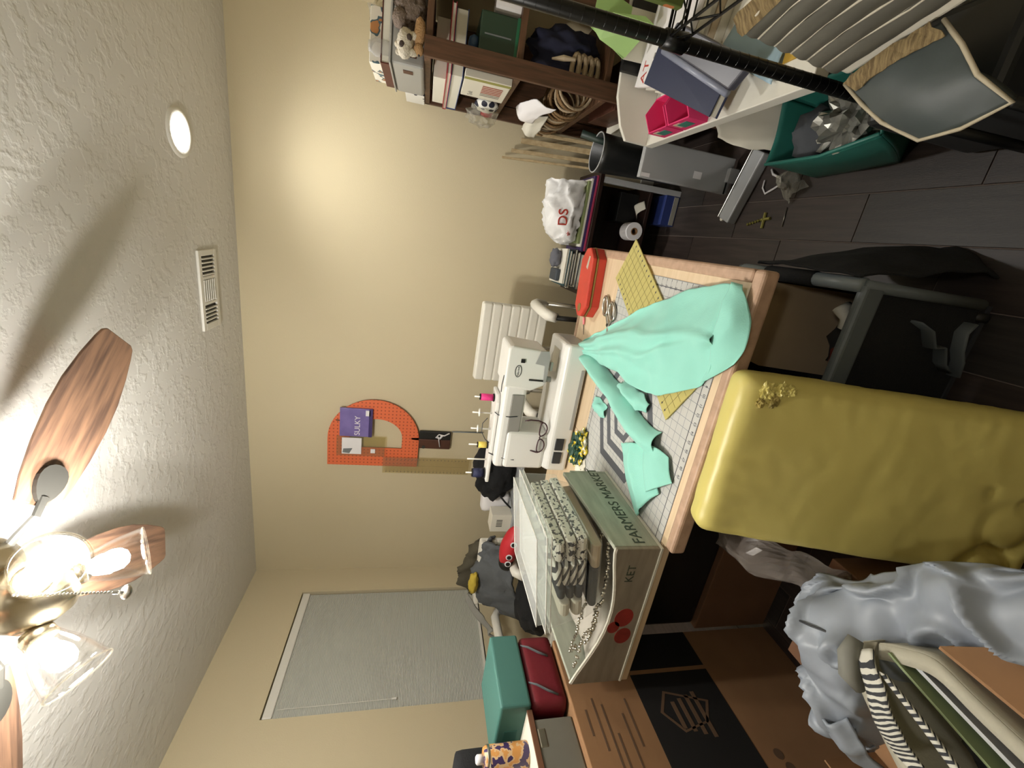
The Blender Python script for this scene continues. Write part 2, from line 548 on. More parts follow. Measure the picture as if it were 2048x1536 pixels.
# recessed downlights: one by the back wall in view, one unseen, added behind the camera to lift the foreground
mat('can_lens', '#ffffff', .5, emis=CANC, es=CANE)
def downlight(LX, LY, label, watts):
    d = thing('recessed_light', label, 'ceiling light', (LX, LY, CEIL), 'recessed ceiling lights')
    part(MB().lathe([(.072, -.002), (.074, -.007), (.094, -.007), (.098, 0)], (LX, LY, CEIL), 40, cap=False), 'trim_ring', 'white_plastic', d, smooth=True)
    part(MB().lathe([(0, -.0035), (.073, -.0035), (.073, 0)], (LX, LY, CEIL), 40), 'lens', 'can_lens', d)
    sl = bpy.data.lights.new('downlight_lamp', 'SPOT')
    sl.energy = watts; sl.color = CANC; sl.spot_size = R(150); sl.spot_blend = 1.0; sl.shadow_soft_size = .07
    so = bpy.data.objects.new('downlight_lamp', sl); COL.objects.link(so)
    so.parent = d; so.location = (0, 0, -.012)
downlight(.215, 2.25, 'round recessed ceiling downlight glowing white near back wall', CANW)
downlight(.215, -.75, 'unseen ceiling downlight added behind the camera as foreground fill', CANW * .45)

# ================================================================== ceiling fan
HX, HY = -.885, .88
BZ = 2.25
fan = thing('ceiling_fan', 'ceiling fan with brown wood blades and bell glass lights', 'ceiling fan', (HX, HY, CEIL))
clear('fan_glass', '#ffffff', .02, .03, True, .4)
clear('fan_rim', '#fffdf6', .006, .08, False, .02)
mat('bulb_glow', '#ffffff', .4, emis=BULBC, es=BULB)
part(MB().lathe([(.0, 0), (.10, 0), (.11, -.02), (.13, -.06), (.135, -.12), (.12, -.17), (.085, -.20), (.06, -.215)], (HX, HY, CEIL), 40), 'motor_housing', 'nickel', fan, smooth=True)
part(MB().lathe([(.05, -.21), (.07, -.225), (.075, -.27), (.055, -.31), (.03, -.335), (0, -.345)], (HX, HY, CEIL), 32), 'light_kit_body', 'nickel', fan, smooth=True)
# one blade outline along +x, copied round
outl = []
for r_, hw in ((.195, .052), (.25, .068), (.33, .082), (.42, .09), (.5, .089), (.58, .078), (.645, .064), (.672, .056), (.682, .044)):
    outl.append((r_, hw))
poly = [(a, b) for a, b in outl] + [(a, -b) for a, b in outl[::-1]]
bm_ = MB().prism(poly, -.004, .004)
bme = bpy.data.meshes.new('blade'); bme.from_pydata(bm_.v, [], bm_.f); bme.materials.append(MATS['blade_wood'])
br = MB()
br.tube([(.09, 0, .02), (.13, 0, .006), (.17, 0, -.014), (.215, 0, -.012)], [.013, .011, .011, .012], 8, flat=.5)
bo = [(.20 + .052 * (1 + math.cos(t)) * .9, .036 * math.sin(t) * (1 + .25 * math.cos(t))) for t in [2 * PI * i / 20 for i in range(20)]]
br.prism(bo, -.014, -.004)
brm = bpy.data.meshes.new('blade_bracket'); brm.from_pydata(br.v, [], br.f); brm.materials.append(MATS['pewter'])
for i in range(5):
    o = bpy.data.objects.new('blade', bme); COL.objects.link(o); o.parent = fan
    o.location = (0, 0, BZ - CEIL); o.rotation_euler = (R(-11), 0, R(49.0 + 72 * i)); ORG[o.name] = ORG[fan.name]
    md = o.modifiers.new('bevel', 'BEVEL'); md.width = .003; md.segments = 2
    q = bpy.data.objects.new('blade_bracket', brm); COL.objects.link(q); q.parent = o; ORG[q.name] = ORG[fan.name]
# three lights on curved arms; bell shades tip outward and down
for i, (a, tilt) in enumerate(((-25, 40), (93, 55), (218, 50))):
    a = R(a); dx, dy = math.cos(a), math.sin(a)
    ax = Vector((dx * math.cos(R(tilt)), dy * math.cos(R(tilt)), -math.sin(R(tilt))))
    neck = Vector((HX, HY, 2.175)) + Vector((dx * .075, dy * .075, -.03))
    part(MB().tube([(HX + dx * .045, HY + dy * .045, 2.165), (HX + dx * .06, HY + dy * .06, 2.16), neck], .013, 10), 'light_arm', 'nickel', fan, smooth=True)
    part(MB().lathe([(0, -.012), (.024, -.012), (.03, 0), (.03, .018), (.026, .02)], neck, 20, ax), 'socket_cup', 'nickel', fan, smooth=True)
    s = part(MB().lathe([(.029, .012), (.034, .03), (.044, .055), (.052, .085), (.057, .115), (.06, .128)], neck, 36, ax, cap=False), 'glass_shade', 'fan_glass', fan, smooth=True, solid=.0025)
    part(MB().tube([neck + ax * .128 + .06 * (math.cos(t) * ax.orthogonal().normalized() + math.sin(t) * ax.cross(ax.orthogonal()).normalized()) for t in [2 * PI * k / 36 for k in range(36)]], .0022, 6, closed=True), 'shade_rim', 'fan_rim', s, smooth=True)
    part(MB().lathe([(.012, .018), (.014, .035), (.022, .05), (.027, .066), (.025, .082), (.015, .094), (0, .098)], neck, 16, ax), 'bulb', 'bulb_glow', s, smooth=True)
# pull chain with a round fob
pc = MB()
cx, cy, cz = -.785, .785, 2.12
for k in range(26): pc.lathe([(0, -.0028), (.0026, -.001), (.0026, .001), (0, .0028)], (cx, cy, cz - k * .0062), 6)
ch = part(pc, 'pull_chain', 'steel', fan)
part(MB().lathe([(0, 0), (.004, -.003), (.004, -.012)], (cx, cy, cz - .16), 8), 'chain_ferrule', 'steel', ch)
part(MB().lathe([(0, -.003), (.012, -.003), (.014, 0), (.012, .003), (0, .003)], (cx, cy, cz - .185), 20, (.5, -.6, .4)), 'fob', 'steel', ch, smooth=True)
# ================================================================== work table
TZ = .705
t = thing('work_table', 'pale wood work table with rounded trim holding the cutting mat', 'table', (-.35, 1.29, 0))
TX0, TX1, TY0, TY1 = -.716, .02, .785, 1.797
part(MB().box(TX0, TX1 - .03, TY0 + .03, TY1 - .03, TZ - .03, TZ), 'table_top', 'pale_wood', t)
for nm, a in (('edge_trim', (TX0, TX1, TY0, TY0 + .033)), ('edge_trim', (TX0, TX1, TY1 - .033, TY1)), ('edge_trim', (TX1 - .033, TX1, TY0 + .033, TY1 - .033))):
    part(MB().box(a[0], a[1], a[2], a[3], TZ - .04, TZ + .003), nm, 'trim_wood', t, bev=.009, seg=3)
for ya in (.99, 1.69): part(MB().box(-.70, -.36, ya, ya + .02, TZ - .09, TZ - .03), 'apron', 'trim_wood', t)
for lx in (-.66, -.40):
    for ly in (1.0, 1.70):
        part(MB().box(lx - .025, lx + .025, ly - .025, ly + .025, 0, TZ - .03), 'leg', 'trim_wood', t, bev=.004)

# second table of the same height under crate and machine
t2 = thing('side_leaf_table', 'tan wooden table under the crate, left of work table', 'table', (-.98, 1.3, 0))
part(MB().box(-1.245, -.7175, .828, 1.797, TZ - .03, TZ), 'table_top', 'pale_wood', t2, bev=.004)
for lx in (-1.22, -.745):
    for ly in (1.385, 1.77): part(MB().box(lx - .02, lx + .02, ly - .02, ly + .02, 0, TZ - .03), 'leg', 'trim_wood', t2, bev=.003)

# cutting mat with printed grid, numbers and nested hexagon outlines
pattern('mat_grid', 'grid', '#83858a', '#b7b7b2', 1 / .0254, .7, thr=.055)
mat('mat_ink', '#3b3b40', .7)
mat('mat_dark', '#53555a', .75)
MX0, MX1, MY0, MY1 = -.952, -.036, .838, 1.45
mt = thing('cutting_mat', 'grey gridded cutting mat lying flat on the work table', 'cutting mat', (MX0, MY0, TZ))
part(MB().box(MX0, MX1, MY0, MY1, TZ + .0002, TZ + .0022), 'mat_sheet', 'mat_grid', mt)
bd = MB(); zz = TZ + .0023
for (a, b, c, d_) in ((MX0 + .024, MX1 - .024, MY0 + .024, MY0 + .0255), (MX0 + .024, MX1 - .024, MY1 - .0255, MY1 - .024), (MX0 + .024, MX0 + .0255, MY0 + .024, MY1 - .024), (MX1 - .0255, MX1 - .024, MY0 + .024, MY1 - .024)):
    bd.box(a, b, c, d_, zz, zz + .0003)
part(bd, 'printed_border', 'mat_ink', mt)
for rr, ww in ((.205, .032), (.138, .03), (.072, .024)):
    h = [(-.515 + rr * 1.0 * math.cos(R(90 + 60 * k)), 1.185 + rr * math.sin(R(90 + 60 * k))) for k in range(6)]
    h2 = [(-.515 + (rr - ww) * 1.0 * math.cos(R(90 + 60 * k)), 1.185 + (rr - ww) * math.sin(R(90 + 60 * k))) for k in range(6)]
    part(MB().ring(h, h2, zz, zz + .0004, 'z'), 'printed_hexagon', 'mat_dark', mt)
for k in range(1, 24):
    text('printed_number', str(k), .0125, frame((MX1 - .020, MY0 + .0254 * k - .004, zz), (0, 1, 0), (-1, 0, 0)), 'mat_ink', mt, .0002, 'CENTER')
for k in range(1, 20):
    text('printed_number', str(k), .0125, frame((MX1 - .0254 * k, MY0 + .006, zz), (1, 0, 0), (0, 1, 0)), 'mat_ink', mt, .0002, 'CENTER')
tk = MB()
for k in range(1, 24): tk.box(MX1 - .008, MX1 - .002, MY0 + .0254 * k - .0007, MY0 + .0254 * k + .0007, zz, zz + .0003)
for k in range(1, 36): tk.box(MX0 + .0254 * k - .0007, MX0 + .0254 * k + .0007, MY1 - .008, MY1 - .002, zz, zz + .0003)
part(tk, 'printed_ticks', 'mat_ink', mt)['kind'] = 'stuff'

# see-through yellow quilting ruler
clear('ruler_yellow', '#d9cf86', .55, .15)
clear('ruler_clear', '#efe9d6', .05, .15)
mat('ruler_ink', '#59552a', .6)
ra, rb, rc = Vector((.068, 1.39, .7115)), Vector((-.074, 1.473, .7115)), Vector((-.403, .961, .7115))
def ruler(name, label, O, xd, yd, L, Wd, m, ink, n1, n2, th=.003, full=True):
    F = frame(O, xd, yd)
    q = thing(name, label, 'ruler', O)
    part(MB(F).box(0, L, 0, Wd, 0, th), 'blade', m, q)
    ln = MB(F)
    for i in range(1, n1): ln.box(L * i / n1 - .0004, L * i / n1 + .0004, .004 if full else Wd - .035, Wd - .004, th + .0001, th + .0004)
    for j in range(1, n2): ln.box(.004, L - .004, Wd * j / n2 - .0004, Wd * j / n2 + .0004, th + .0001, th + .0004)
    part(ln, 'printed_lines', ink, q)['kind'] = 'stuff'
    dn = MB(F)
    for i in range(1, n1):
        for y in (.012, Wd - .012): dn.box(L * i / n1 - .0025, L * i / n1 + .0025, y - .0025, y + .0025, th + .0001, th + .0005)
    part(dn, 'printed_marks', 'mat_ink', q)['kind'] = 'stuff'
    return q
ruler('quilting_ruler', 'yellow tinted see-through quilting ruler lying under the mint fabric', rb, rc - rb, ra - rb, .612, .164, 'ruler_yellow', 'ruler_ink', 24, 6)

# mint fabric: one cut piece rumpled over mat and ruler, its strip running left
mat('mint', '#8fd0c1', .85, bump=.12, bs=400, sheen=.2)
mint = MB()
mint.sheet([[(-.40, 1.69, .72), (-.395, 1.697, .735), (-.385, 1.695, .735), (-.375, 1.685, .72)],
            [(-.385, 1.45, .722), (-.36, 1.47, .755), (-.325, 1.49, .745), (-.28, 1.50, .714)],
            [(-.365, 1.26, .725), (-.31, 1.27, .765), (-.22, 1.24, .745), (-.14, 1.22, .715)],
            [(-.375, 1.12, .72), (-.30, 1.13, .735), (-.19, 1.08, .755), (-.085, 1.07, .716)],
            [(-.345, 1.00, .716), (-.25, 1.00, .745), (-.14, .97, .738), (-.04, .965, .718)],
            [(-.285, .885, .714), (-.21, .875, .728), (-.12, .87, .742), (-.022, .865, .722)],
            [(-.255, .857, .714), (-.195, .835, .722), (-.115, .835, .735), (-.018, .838, .72)]], 10, 14, .008, 11, 2, minz=.7098, ridge=.006, rf=6, fold=lambda u, v: .016 * math.sin(v * 12 + u * 3) * max(0, 1 - u * 1.25) + .012 * math.exp(-((v - .30 - .25 * u) / .045) ** 2) + .010 * math.exp(-((v - .72 + .2 * u) / .04) ** 2) * (u > .2) - .006 * math.exp(-((v - .5) / .05) ** 2))
mint.sheet([[(-.262, .862, .717), (-.195, .84, .727), (-.115, .84, .741), (-.016, .84, .727)],
            [(-.225, .82, .715), (-.17, .795, .726), (-.10, .80, .734), (-.017, .832, .722)],
            [(-.185, .779, .714), (-.145, .764, .711), (-.08, .776, .712), (-.018, .822, .715)]], 6, 8, .004, 14, 5, minz=.7098, ridge=.01, rf=10)
arc = lambda c, wdt, h, d: [(c[0] + wdt * s_ * d[0], c[1] + wdt * s_ * d[1], .712 + h * (1 - abs(s_) ** 1.8)) for s_ in (-1, -.6, 0, .6, 1)]
path = [((-.392, 1.69), .012, .025), ((-.41, 1.52), .03, .05), ((-.428, 1.38), .04, .055), ((-.452, 1.24), .042, .05), ((-.485, 1.10), .045, .045), ((-.492, 1.0), .04, .04), ((-.478, .955), .035, .025)]
mint.sheet([arc(c, w_, h_, (.95, .25)) for c, w_, h_ in path], 7, 5, .006, 14, 9, minz=.7098)
mint.sheet([[(-.372, 1.20, .715), (-.40, 1.21, .75), (-.43, 1.19, .72)], [(-.38, 1.12, .715), (-.41, 1.12, .745), (-.44, 1.12, .722)], [(-.39, 1.05, .713), (-.41, 1.05, .72), (-.43, 1.06, .714)]], 6, 6, .01, 25, 3, minz=.7098)
single(mint, 'fabric_piece', 'mint', 'large rumpled mint green fabric piece with strip on cutting mat', 'fabric', smooth=True, solid=.0012, soff=1)
m3 = MB().sheet([[(-.50, 1.0, .716), (-.54, 1.08, .722), (-.577, 1.151, .713)], [(-.55, .95, .722), (-.60, 1.02, .735), (-.66, 1.065, .715)], [(-.60, .895, .714), (-.665, .93, .72), (-.735, .962, .712)]], 8, 8, .004, 16, 6, minz=.7098, fold=lambda u, v: .010 * math.exp(-((v - .45 - .2 * u) / .08) ** 2))
m3.sheet([[(-.507, 1.01, .722), (-.485, .95, .726), (-.487, .895, .716)], [(-.56, .975, .732), (-.535, .92, .735), (-.515, .875, .718)], [(-.625, .935, .726), (-.585, .895, .728), (-.542, .856, .714)]], 8, 8, .003, 16, 3, minz=.7098)
single(m3, 'fabric_piece', 'mint', 'folded mint green fabric offcut beside the printed crate', 'fabric', smooth=True, solid=.0012, soff=1)
m4 = MB().sheet([[(-.525, 1.425, .712), (-.545, 1.43, .718), (-.565, 1.42, .712)], [(-.51, 1.37, .713), (-.54, 1.37, .735), (-.575, 1.36, .713)], [(-.515, 1.31, .711), (-.535, 1.31, .72), (-.56, 1.31, .711)]], 6, 6, .01, 30, 8, minz=.7098)
single(m4, 'fabric_scrap', 'mint', 'tiny crumpled mint scrap in front of the sewing machine', 'fabric', smooth=True, solid=.001, soff=1)

# red tin with gold band and worn lid
mat('tin_red', '#c03a2c', .4, var=.08, vs=14)
mat('gold_worn', '#9c8350', .4, metal=.7)
mat('scratch', '#c9c2b4', .4, metal=.4)
RT = thing('tin_box', 'long red eight-sided tin with gold band on table corner', 'tin', (-.118, 1.655, TZ))
F = Matrix.Translation((-.118, 1.655, TZ)) @ Matrix.Rotation(R(6), 4, 'Z')
def octo(L, W_, c): return [(-L, -W_ + c), (-L + c, -W_), (L - c, -W_), (L, -W_ + c), (L, W_ - c), (L - c, W_), (-L + c, W_), (-L, W_ - c)]
part(MB(F).prism(octo(.135, .062, .042), .0005, .034), 'tin_body', 'tin_red', RT, bev=.003)
part(MB(F).prism(octo(.1365, .0635, .042), .034, .040), 'gold_band', 'gold_worn', RT)
lid = part(MB(F).prism(octo(.135, .062, .042), .040, .058), 'tin_lid', 'tin_red', RT, bev=.005, seg=3)
part(MB(F).prism([(.05, -.02), (.10, -.032), (.103, -.02), (.085, -.012), (.06, -.002)], .058, .0586), 'scratched_mark', 'scratch', lid)
part(MB(F).lathe([(0, 0), (.017, 0), (.017, .0008), (0, .0008)], (-.10, .005, .0582), 20), 'gold_stamp', 'gold_worn', lid)

# seam ripper
mat('pink_clear', '#e98a90', .25)
sr = thing('seam_ripper', 'small seam ripper with pink handle beside red tin', 'seam ripper', (-.29, 1.69, TZ))
part(MB().tube([(-.262, 1.705, TZ + .006), (-.275, 1.70, TZ + .006), (-.295, 1.692, TZ + .006)], [.004, .006, .004], 8), 'handle', 'pink_clear', sr, smooth=True)
part(MB().tube([(-.295, 1.692, TZ + .006), (-.335, 1.675, TZ + .004)], [.002, .001], 6), 'blade', 'dark_grey', sr)

# scissors
ss = thing('scissors', 'silver fabric scissors lying on the mat beside red tin', 'scissors', (-.235, 1.46, TZ))
def ringp(cx_, cy_, rx_, ry_, a): return [(cx_ + rx_ * math.cos(t) * math.cos(a) - ry_ * math.sin(t) * math.sin(a), cy_ + rx_ * math.cos(t) * math.sin(a) + ry_ * math.sin(t) * math.cos(a), TZ + .009) for t in [2 * PI * k / 18 for k in range(18)]]
for (cx_, cy_, a) in ((-.182, 1.505, .5), (-.192, 1.44, .75)):
    part(MB().tube(ringp(cx_, cy_, .036, .021, a), .006, 8, closed=True), 'finger_loop', 'steel', ss, smooth=True)
for (p, q, e) in (((-.214, 1.482), (-.245, 1.455), (-.345, 1.405)), ((-.222, 1.432), (-.245, 1.45), (-.35, 1.43))):
    part(MB().tube([(p[0], p[1], TZ + .009), (q[0], q[1], TZ + .009), (e[0], e[1], TZ + .006)], [.006, .008, .001], 6, flat=.4), 'blade', 'steel', ss)
part(MB().lathe([(0, 0), (.006, 0), (.006, .003), (0, .003)], (-.245, 1.452, TZ + .011), 12), 'pivot_screw', 'pewter', ss)

# bright scrunched ribbon bundle
pattern('bundle_print', 'blotch', '#1f4434', '#d8c23c', 26, .5, thr=.52, c3='#e9e7d6')
wd = thing('ribbon_bundle', 'green and yellow shiny fabric bundle in front of sewing machine', 'fabric bundle', (-.765, 1.43, TZ))
part(MB().blob((-.755, 1.44, TZ + .022), (.075, .05, .03), .5, 4, 3, 4, flatz=TZ + .0005), 'bundle', 'bundle_print', wd, smooth=False)
part(MB().sheet([[(-.79, 1.40, .71), (-.82, 1.42, .735), (-.84, 1.45, .71)], [(-.81, 1.37, .71), (-.845, 1.395, .73), (-.87, 1.43, .71)], [(-.83, 1.36, .708), (-.855, 1.37, .715), (-.885, 1.40, .708)]], 5, 5, .014, 40, 2, minz=.7065), 'white_tail', 'cream', wd, smooth=True, solid=.001)

# ================================================================== embroidery sewing machine
mat('machine_white', '#d9d8d3', .32)
mat('machine_grey', '#9d9d9b', .4)
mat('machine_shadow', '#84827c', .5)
sm = thing('sewing_machine', 'white embroidery sewing machine with thread stand on work table', 'sewing machine', (-.64, 1.66, TZ))
bs_ = part(MB().prism([(1.55, .714), (1.77, .714), (1.77, .818), (1.575, .818), (1.552, .80)], -.935, -.358, 'x'), 'bed', 'machine_white', sm, bev=.012, seg=3)
part(MB().box(-.37, -.3565, 1.57, 1.75, .725, .80), 'bed_end_panel', 'machine_grey', bs_, bev=.004)
part(MB().box(-.73, -.46, 1.5475, 1.55, .722, .735), 'drawer_groove', 'machine_grey', bs_)
part(MB().box(-.50, -.40, 1.62, 1.70, .8175, .8195), 'needle_plate', 'steel', bs_)
for x0 in (-.895, -.83):
    part(MB().box(x0, x0 + .055, 1.5445, 1.552, .748, .785), 'vent_window', 'dark_grey', bs_, bev=.002)
tw = part(MB().box(-.945, -.765, 1.575, 1.765, .81, 1.0), 'column', 'machine_white', sm, bev=.02, seg=3)
ar = part(MB().box(-.95, -.42, 1.59, 1.755, .935, 1.035), 'arm', 'machine_white', sm, bev=.018, seg=3)
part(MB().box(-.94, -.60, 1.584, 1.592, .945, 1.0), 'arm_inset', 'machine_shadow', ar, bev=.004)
hd = part(MB().prism([(-.565, 1.045), (-.40, 1.045), (-.388, 1.03), (-.40, .885), (-.425, .872), (-.545, .872), (-.575, .93)], 1.572, 1.745, 'y'), 'head', 'machine_white', sm, bev=.012, seg=3)
part(MB().prism([(-.455, .93), (-.40, .915), (-.398, .88), (-.425, .871), (-.53, .871), (-.532, .885), (-.46, .89)], 1.569, 1.574, 'y'), 'needle_guard', 'machine_grey', hd, bev=.002)
part(MB().box(-.455, -.440, 1.568, 1.573, .974, .99), 'lens_window', 'black', hd)
part(MB().box(-.528, -.522, 1.568, 1.573, .885, .945), 'thread_slot', 'black', hd)
oval = [(-.492 + .026 * math.cos(t), .995 + .014 * math.sin(t)) for t in [2 * PI * k / 24 for k in range(24)]]
oval2 = [(-.492 + .0235 * math.cos(t), .995 + .0115 * math.sin(t)) for t in [2 * PI * k / 24 for k in range(24)]]
part(MB().ring(oval, oval2, 1.5705, 1.5722, 'y'), 'logo_ring', 'dark_grey', hd)
text('logo_lettering', 'baby lock', .0105, frame((-.492, 1.5715, .992), (1, 0, 0), (0, 0, 1)), 'dark_grey', hd, .0004, 'CENTER')
part(MB().tube([(-.475, 1.64, .874), (-.475, 1.64, .83)], .0035, 8), 'needle_bar', 'steel', sm)
part(MB().box(-.495, -.455, 1.615, 1.645, .838, .85), 'presser_foot', 'steel', sm, bev=.002)
part(MB().lathe([(0, 0), (.012, 0), (.012, .03), (0, .03)], (-.525, 1.60, .845), 14), 'needle_clamp', 'machine_grey', sm, smooth=True)
ts = part(MB().prism([(-1.05, 1.625), (-1.05, 1.70), (-.70, 1.745), (-.625, 1.745), (-.625, 1.65), (-.66, 1.63)], 1.036, 1.052), 'thread_stand', 'machine_white', sm, bev=.005)
part(MB().tube([(-.70, 1.625, 1.055), (-.71, 1.62, 1.04), (-.70, 1.58, 1.0), (-.695, 1.58, .965)], .0022, 6), 'elastic_band', 'dark_grey', ts)
part(MB().tube([(-.90, 1.63, 1.055), (-.905, 1.615, 1.03), (-.90, 1.58, .99), (-.90, 1.575, .95)], .0022, 6), 'elastic_band', 'dark_grey', ts)
part(MB().tube([(-.745, 1.66, 1.075), (-.77, 1.655, 1.095), (-.81, 1.65, 1.095), (-.845, 1.65, 1.075), (-.86, 1.65, 1.055)], .0018, 6), 'thread_loop', 'dark_grey', ts)
part(MB().tube([(-.52, 1.59, 1.046), (-.56, 1.592, 1.049), (-.60, 1.61, 1.044)], .002, 6), 'thread_guide', 'dark_grey', ts)
pins = [(-.66, 1.69), (-.735, 1.69), (-.808, 1.68), (-.888, 1.68), (-.957, 1.67), (-1.025, 1.665)]
for (px, py) in pins:
    part(MB().tube([(px, py, 1.052), (px, py, 1.14)], .0035, 8), 'spool_pin', 'white_plastic', ts, smooth=True)
for (px, py) in pins[1:3]:
    part(MB().lathe([(0, 0), (.017, 0), (.018, .003), (.006, .006), (0, .006)], (px, py, 1.108), 18), 'spool_disc', 'white_plastic', ts, smooth=True)
# spools on the stand: each lifts off its pin
def spool(label, px, py, body, ends, r=.014, h=.045, z=1.0525):
    s = thing('thread_spool', label, 'thread spool', (px, py, z), 'spools on the thread stand')
    part(MB().lathe([(.004, .006), (r, .007), (r * 1.03, h * .5), (r, h), (.004, h + .001)], (px, py, z), 18), 'thread', body, s, smooth=True)
    part(MB().lathe([(.004, 0), (r * 1.2, 0), (r * 1.2, .006), (.004, .007)], (px, py, z), 18), 'spool_flange', ends, s)
    part(MB().lathe([(.004, h), (r * .9, h), (r * .9, h + .005), (.004, h + .005)], (px, py, z), 18), 'spool_flange', ends, s)
mat('thread_pink', '#d8307e', .5, bump=.3, bs=300)
mat('thread_yellow', '#e0c85c', .5, bump=.3, bs=300)
mat('thread_navy', '#161c40', .6, bump=.3, bs=300)
spool('magenta thread spool standing on the sewing machine', -.66, 1.69, 'thread_pink', 'black', .015, .06)
spool('yellow thread spool standing on the sewing machine', -.888, 1.68, 'thread_yellow', 'black', .014, .045)
spool('navy blue thread cone standing on the sewing machine', -1.025, 1.665, 'thread_navy', 'black', .021, .055)

# reading glasses hung against the column
mat('plum', '#35141f', .3)
clear('lens_clear', '#eeeeee', .12, .05)
gl = thing('eyeglasses', 'dark plum framed reading glasses resting against the sewing machine', 'glasses', (-.775, 1.565, .8185))
def lensring(cx_, cz_): return [(cx_ + .032 * math.cos(t), 1.565, cz_ + .016 * math.sin(t) + .003 * math.cos(2 * t)) for t in [2 * PI * k / 20 for k in range(20)]]
for cx_ in (-.742, -.82):
    r_ = part(MB().tube(lensring(cx_, .848), .0028, 8, closed=True), 'lens_rim', 'plum', gl, smooth=True)
    part(MB().add([(p[0], p[1], p[2]) for p in lensring(cx_, .848)], [tuple(range(20))]), 'lens', 'lens_clear', r_)
part(MB().tube([(-.776, 1.565, .854), (-.781, 1.563, .857), (-.787, 1.565, .854)], .0025, 8), 'bridge', 'plum', gl, smooth=True)
part(MB().tube([(-.709, 1.565, .852), (-.705, 1.572, .87), (-.705, 1.574, .905), (-.71, 1.574, .93)], .003, 8), 'temple', 'plum', gl, smooth=True)
part(MB().tube([(-.853, 1.565, .852), (-.856, 1.572, .86), (-.85, 1.5735, .885)], .003, 8), 'temple', 'plum', gl, smooth=True)

# ================================================================== printed wooden crate
mat('crate_side', '#a3a797', .75, var=.12, vs=9, stretch=(1, 1, 6))
mat('crate_front_shaded', '#8d8374', .75, var=.12, vs=9, stretch=(1, 1, 6))  # crate colour browned and darkened to paint in the shade on its front
mat('crate_rim', '#cfcdbf', .6)
mat('crate_ink', '#3d4638', .7)
mat('crate_red', '#8e2a22', .7, var=.2, vs=20)
mat('liner', '#a8a398', .9, var=.1, vs=12)
CX0, CX1, CY0, CY1 = -1.225, -.722, .815, 1.205
cr = thing('farm_crate', 'grey green wooden crate lettered for a farmers market on table', 'crate', (-.97, 1.0, TZ))
Z0 = TZ + .0045
part(MB().box(CX0, CX1, CY0, CY1, Z0, Z0 + .008), 'bottom_board', 'crate_rim', cr)
front = [(CX0, Z0 + .008), (CX1, Z0 + .008), (CX1, .846)]
for k in range(0, 13):
    u = k / 12; x = CX1 - .018 - u * (CX1 - CX0 - .022)
    front.append((x, .846 + .026 * u - .052 * math.sin(PI * u) ** 1.2))
front.append((CX0, .874))
part(MB().prism(front, CY0, CY0 + .012, 'y'), 'front_panel', 'crate_front_shaded', cr, bev=.002)
back = [(a, b + .004) for a, b in front]; back[0], back[1] = front[0], front[1]
part(MB().prism(back, CY1 - .012, CY1, 'y'), 'back_panel', 'crate_side', cr, bev=.002)
rs = part(MB().prism([(CY0 + .012, Z0 + .008), (CY1 - .012, Z0 + .008), (CY1 - .012, .878), (CY0 + .012, .848)], CX1 - .012, CX1, 'x'), 'side_panel', 'crate_side', cr, bev=.002)
part(MB().prism([(CY0 + .012, Z0 + .008), (CY1 - .012, Z0 + .008), (CY1 - .012, .885), (CY0 + .012, .875)], CX0, CX0 + .012, 'x'), 'side_panel', 'crate_side', cr, bev=.002)
text('painted_lettering', 'FARMERS MARKET', .047, frame((CX1 + .0006, CY0 + .02, .752), (0, 1, 0), (0, 0, 1)), 'crate_ink', rs, .0004)
part(MB().box(CX1, CX1 + .002, CY0, CY1, Z0, Z0 + .006), 'edge_strip', 'crate_rim', cr)
part(MB().box(CX0, CX1 + .002, CY0 - .002, CY0, Z0, Z0 + .006), 'edge_strip', 'crate_rim', cr)
part(MB().tube([(p[0], CY0 + .006, p[1] + .001) for p in front[2:]], .0035, 6), 'edge_strip', 'crate_rim', cr, smooth=True)
text('painted_lettering', 'KET', .034, frame((-.835, CY0 - .0006, .775), (1, 0, 0), (0, 0, 1)), 'crate_ink', cr, .0003)
for (a, b, r_) in ((-.965, .765, .034), (-1.035, .752, .03), (-1.0, .79, .022)):
    part(MB().prism([(a + r_ * math.cos(2 * PI * k / 20), b + r_ * .85 * math.sin(2 * PI * k / 20)) for k in range(20)], CY0 - .0006, CY0, 'y'), 'painted_tomato', 'crate_red', cr)
part(MB().sheet([[(CX0 + .014, CY0 + .014, .852), (-1.08, CY0 + .014, .812), (-.90, CY0 + .014, .80), (CX1 - .014, CY0 + .014, .835)], [(CX0 + .02, .90, .80), (-1.08, .90, .77), (-.90, .90, .77), (CX1 - .02, .90, .79)], [(CX0 + .02, 1.10, .80), (-1.08, 1.10, .78), (-.90, 1.10, .78), (CX1 - .02, 1.10, .80)]], 6, 6, .006, 20, 3), 'paper_liner', 'liner', cr, smooth=True, solid=.001)

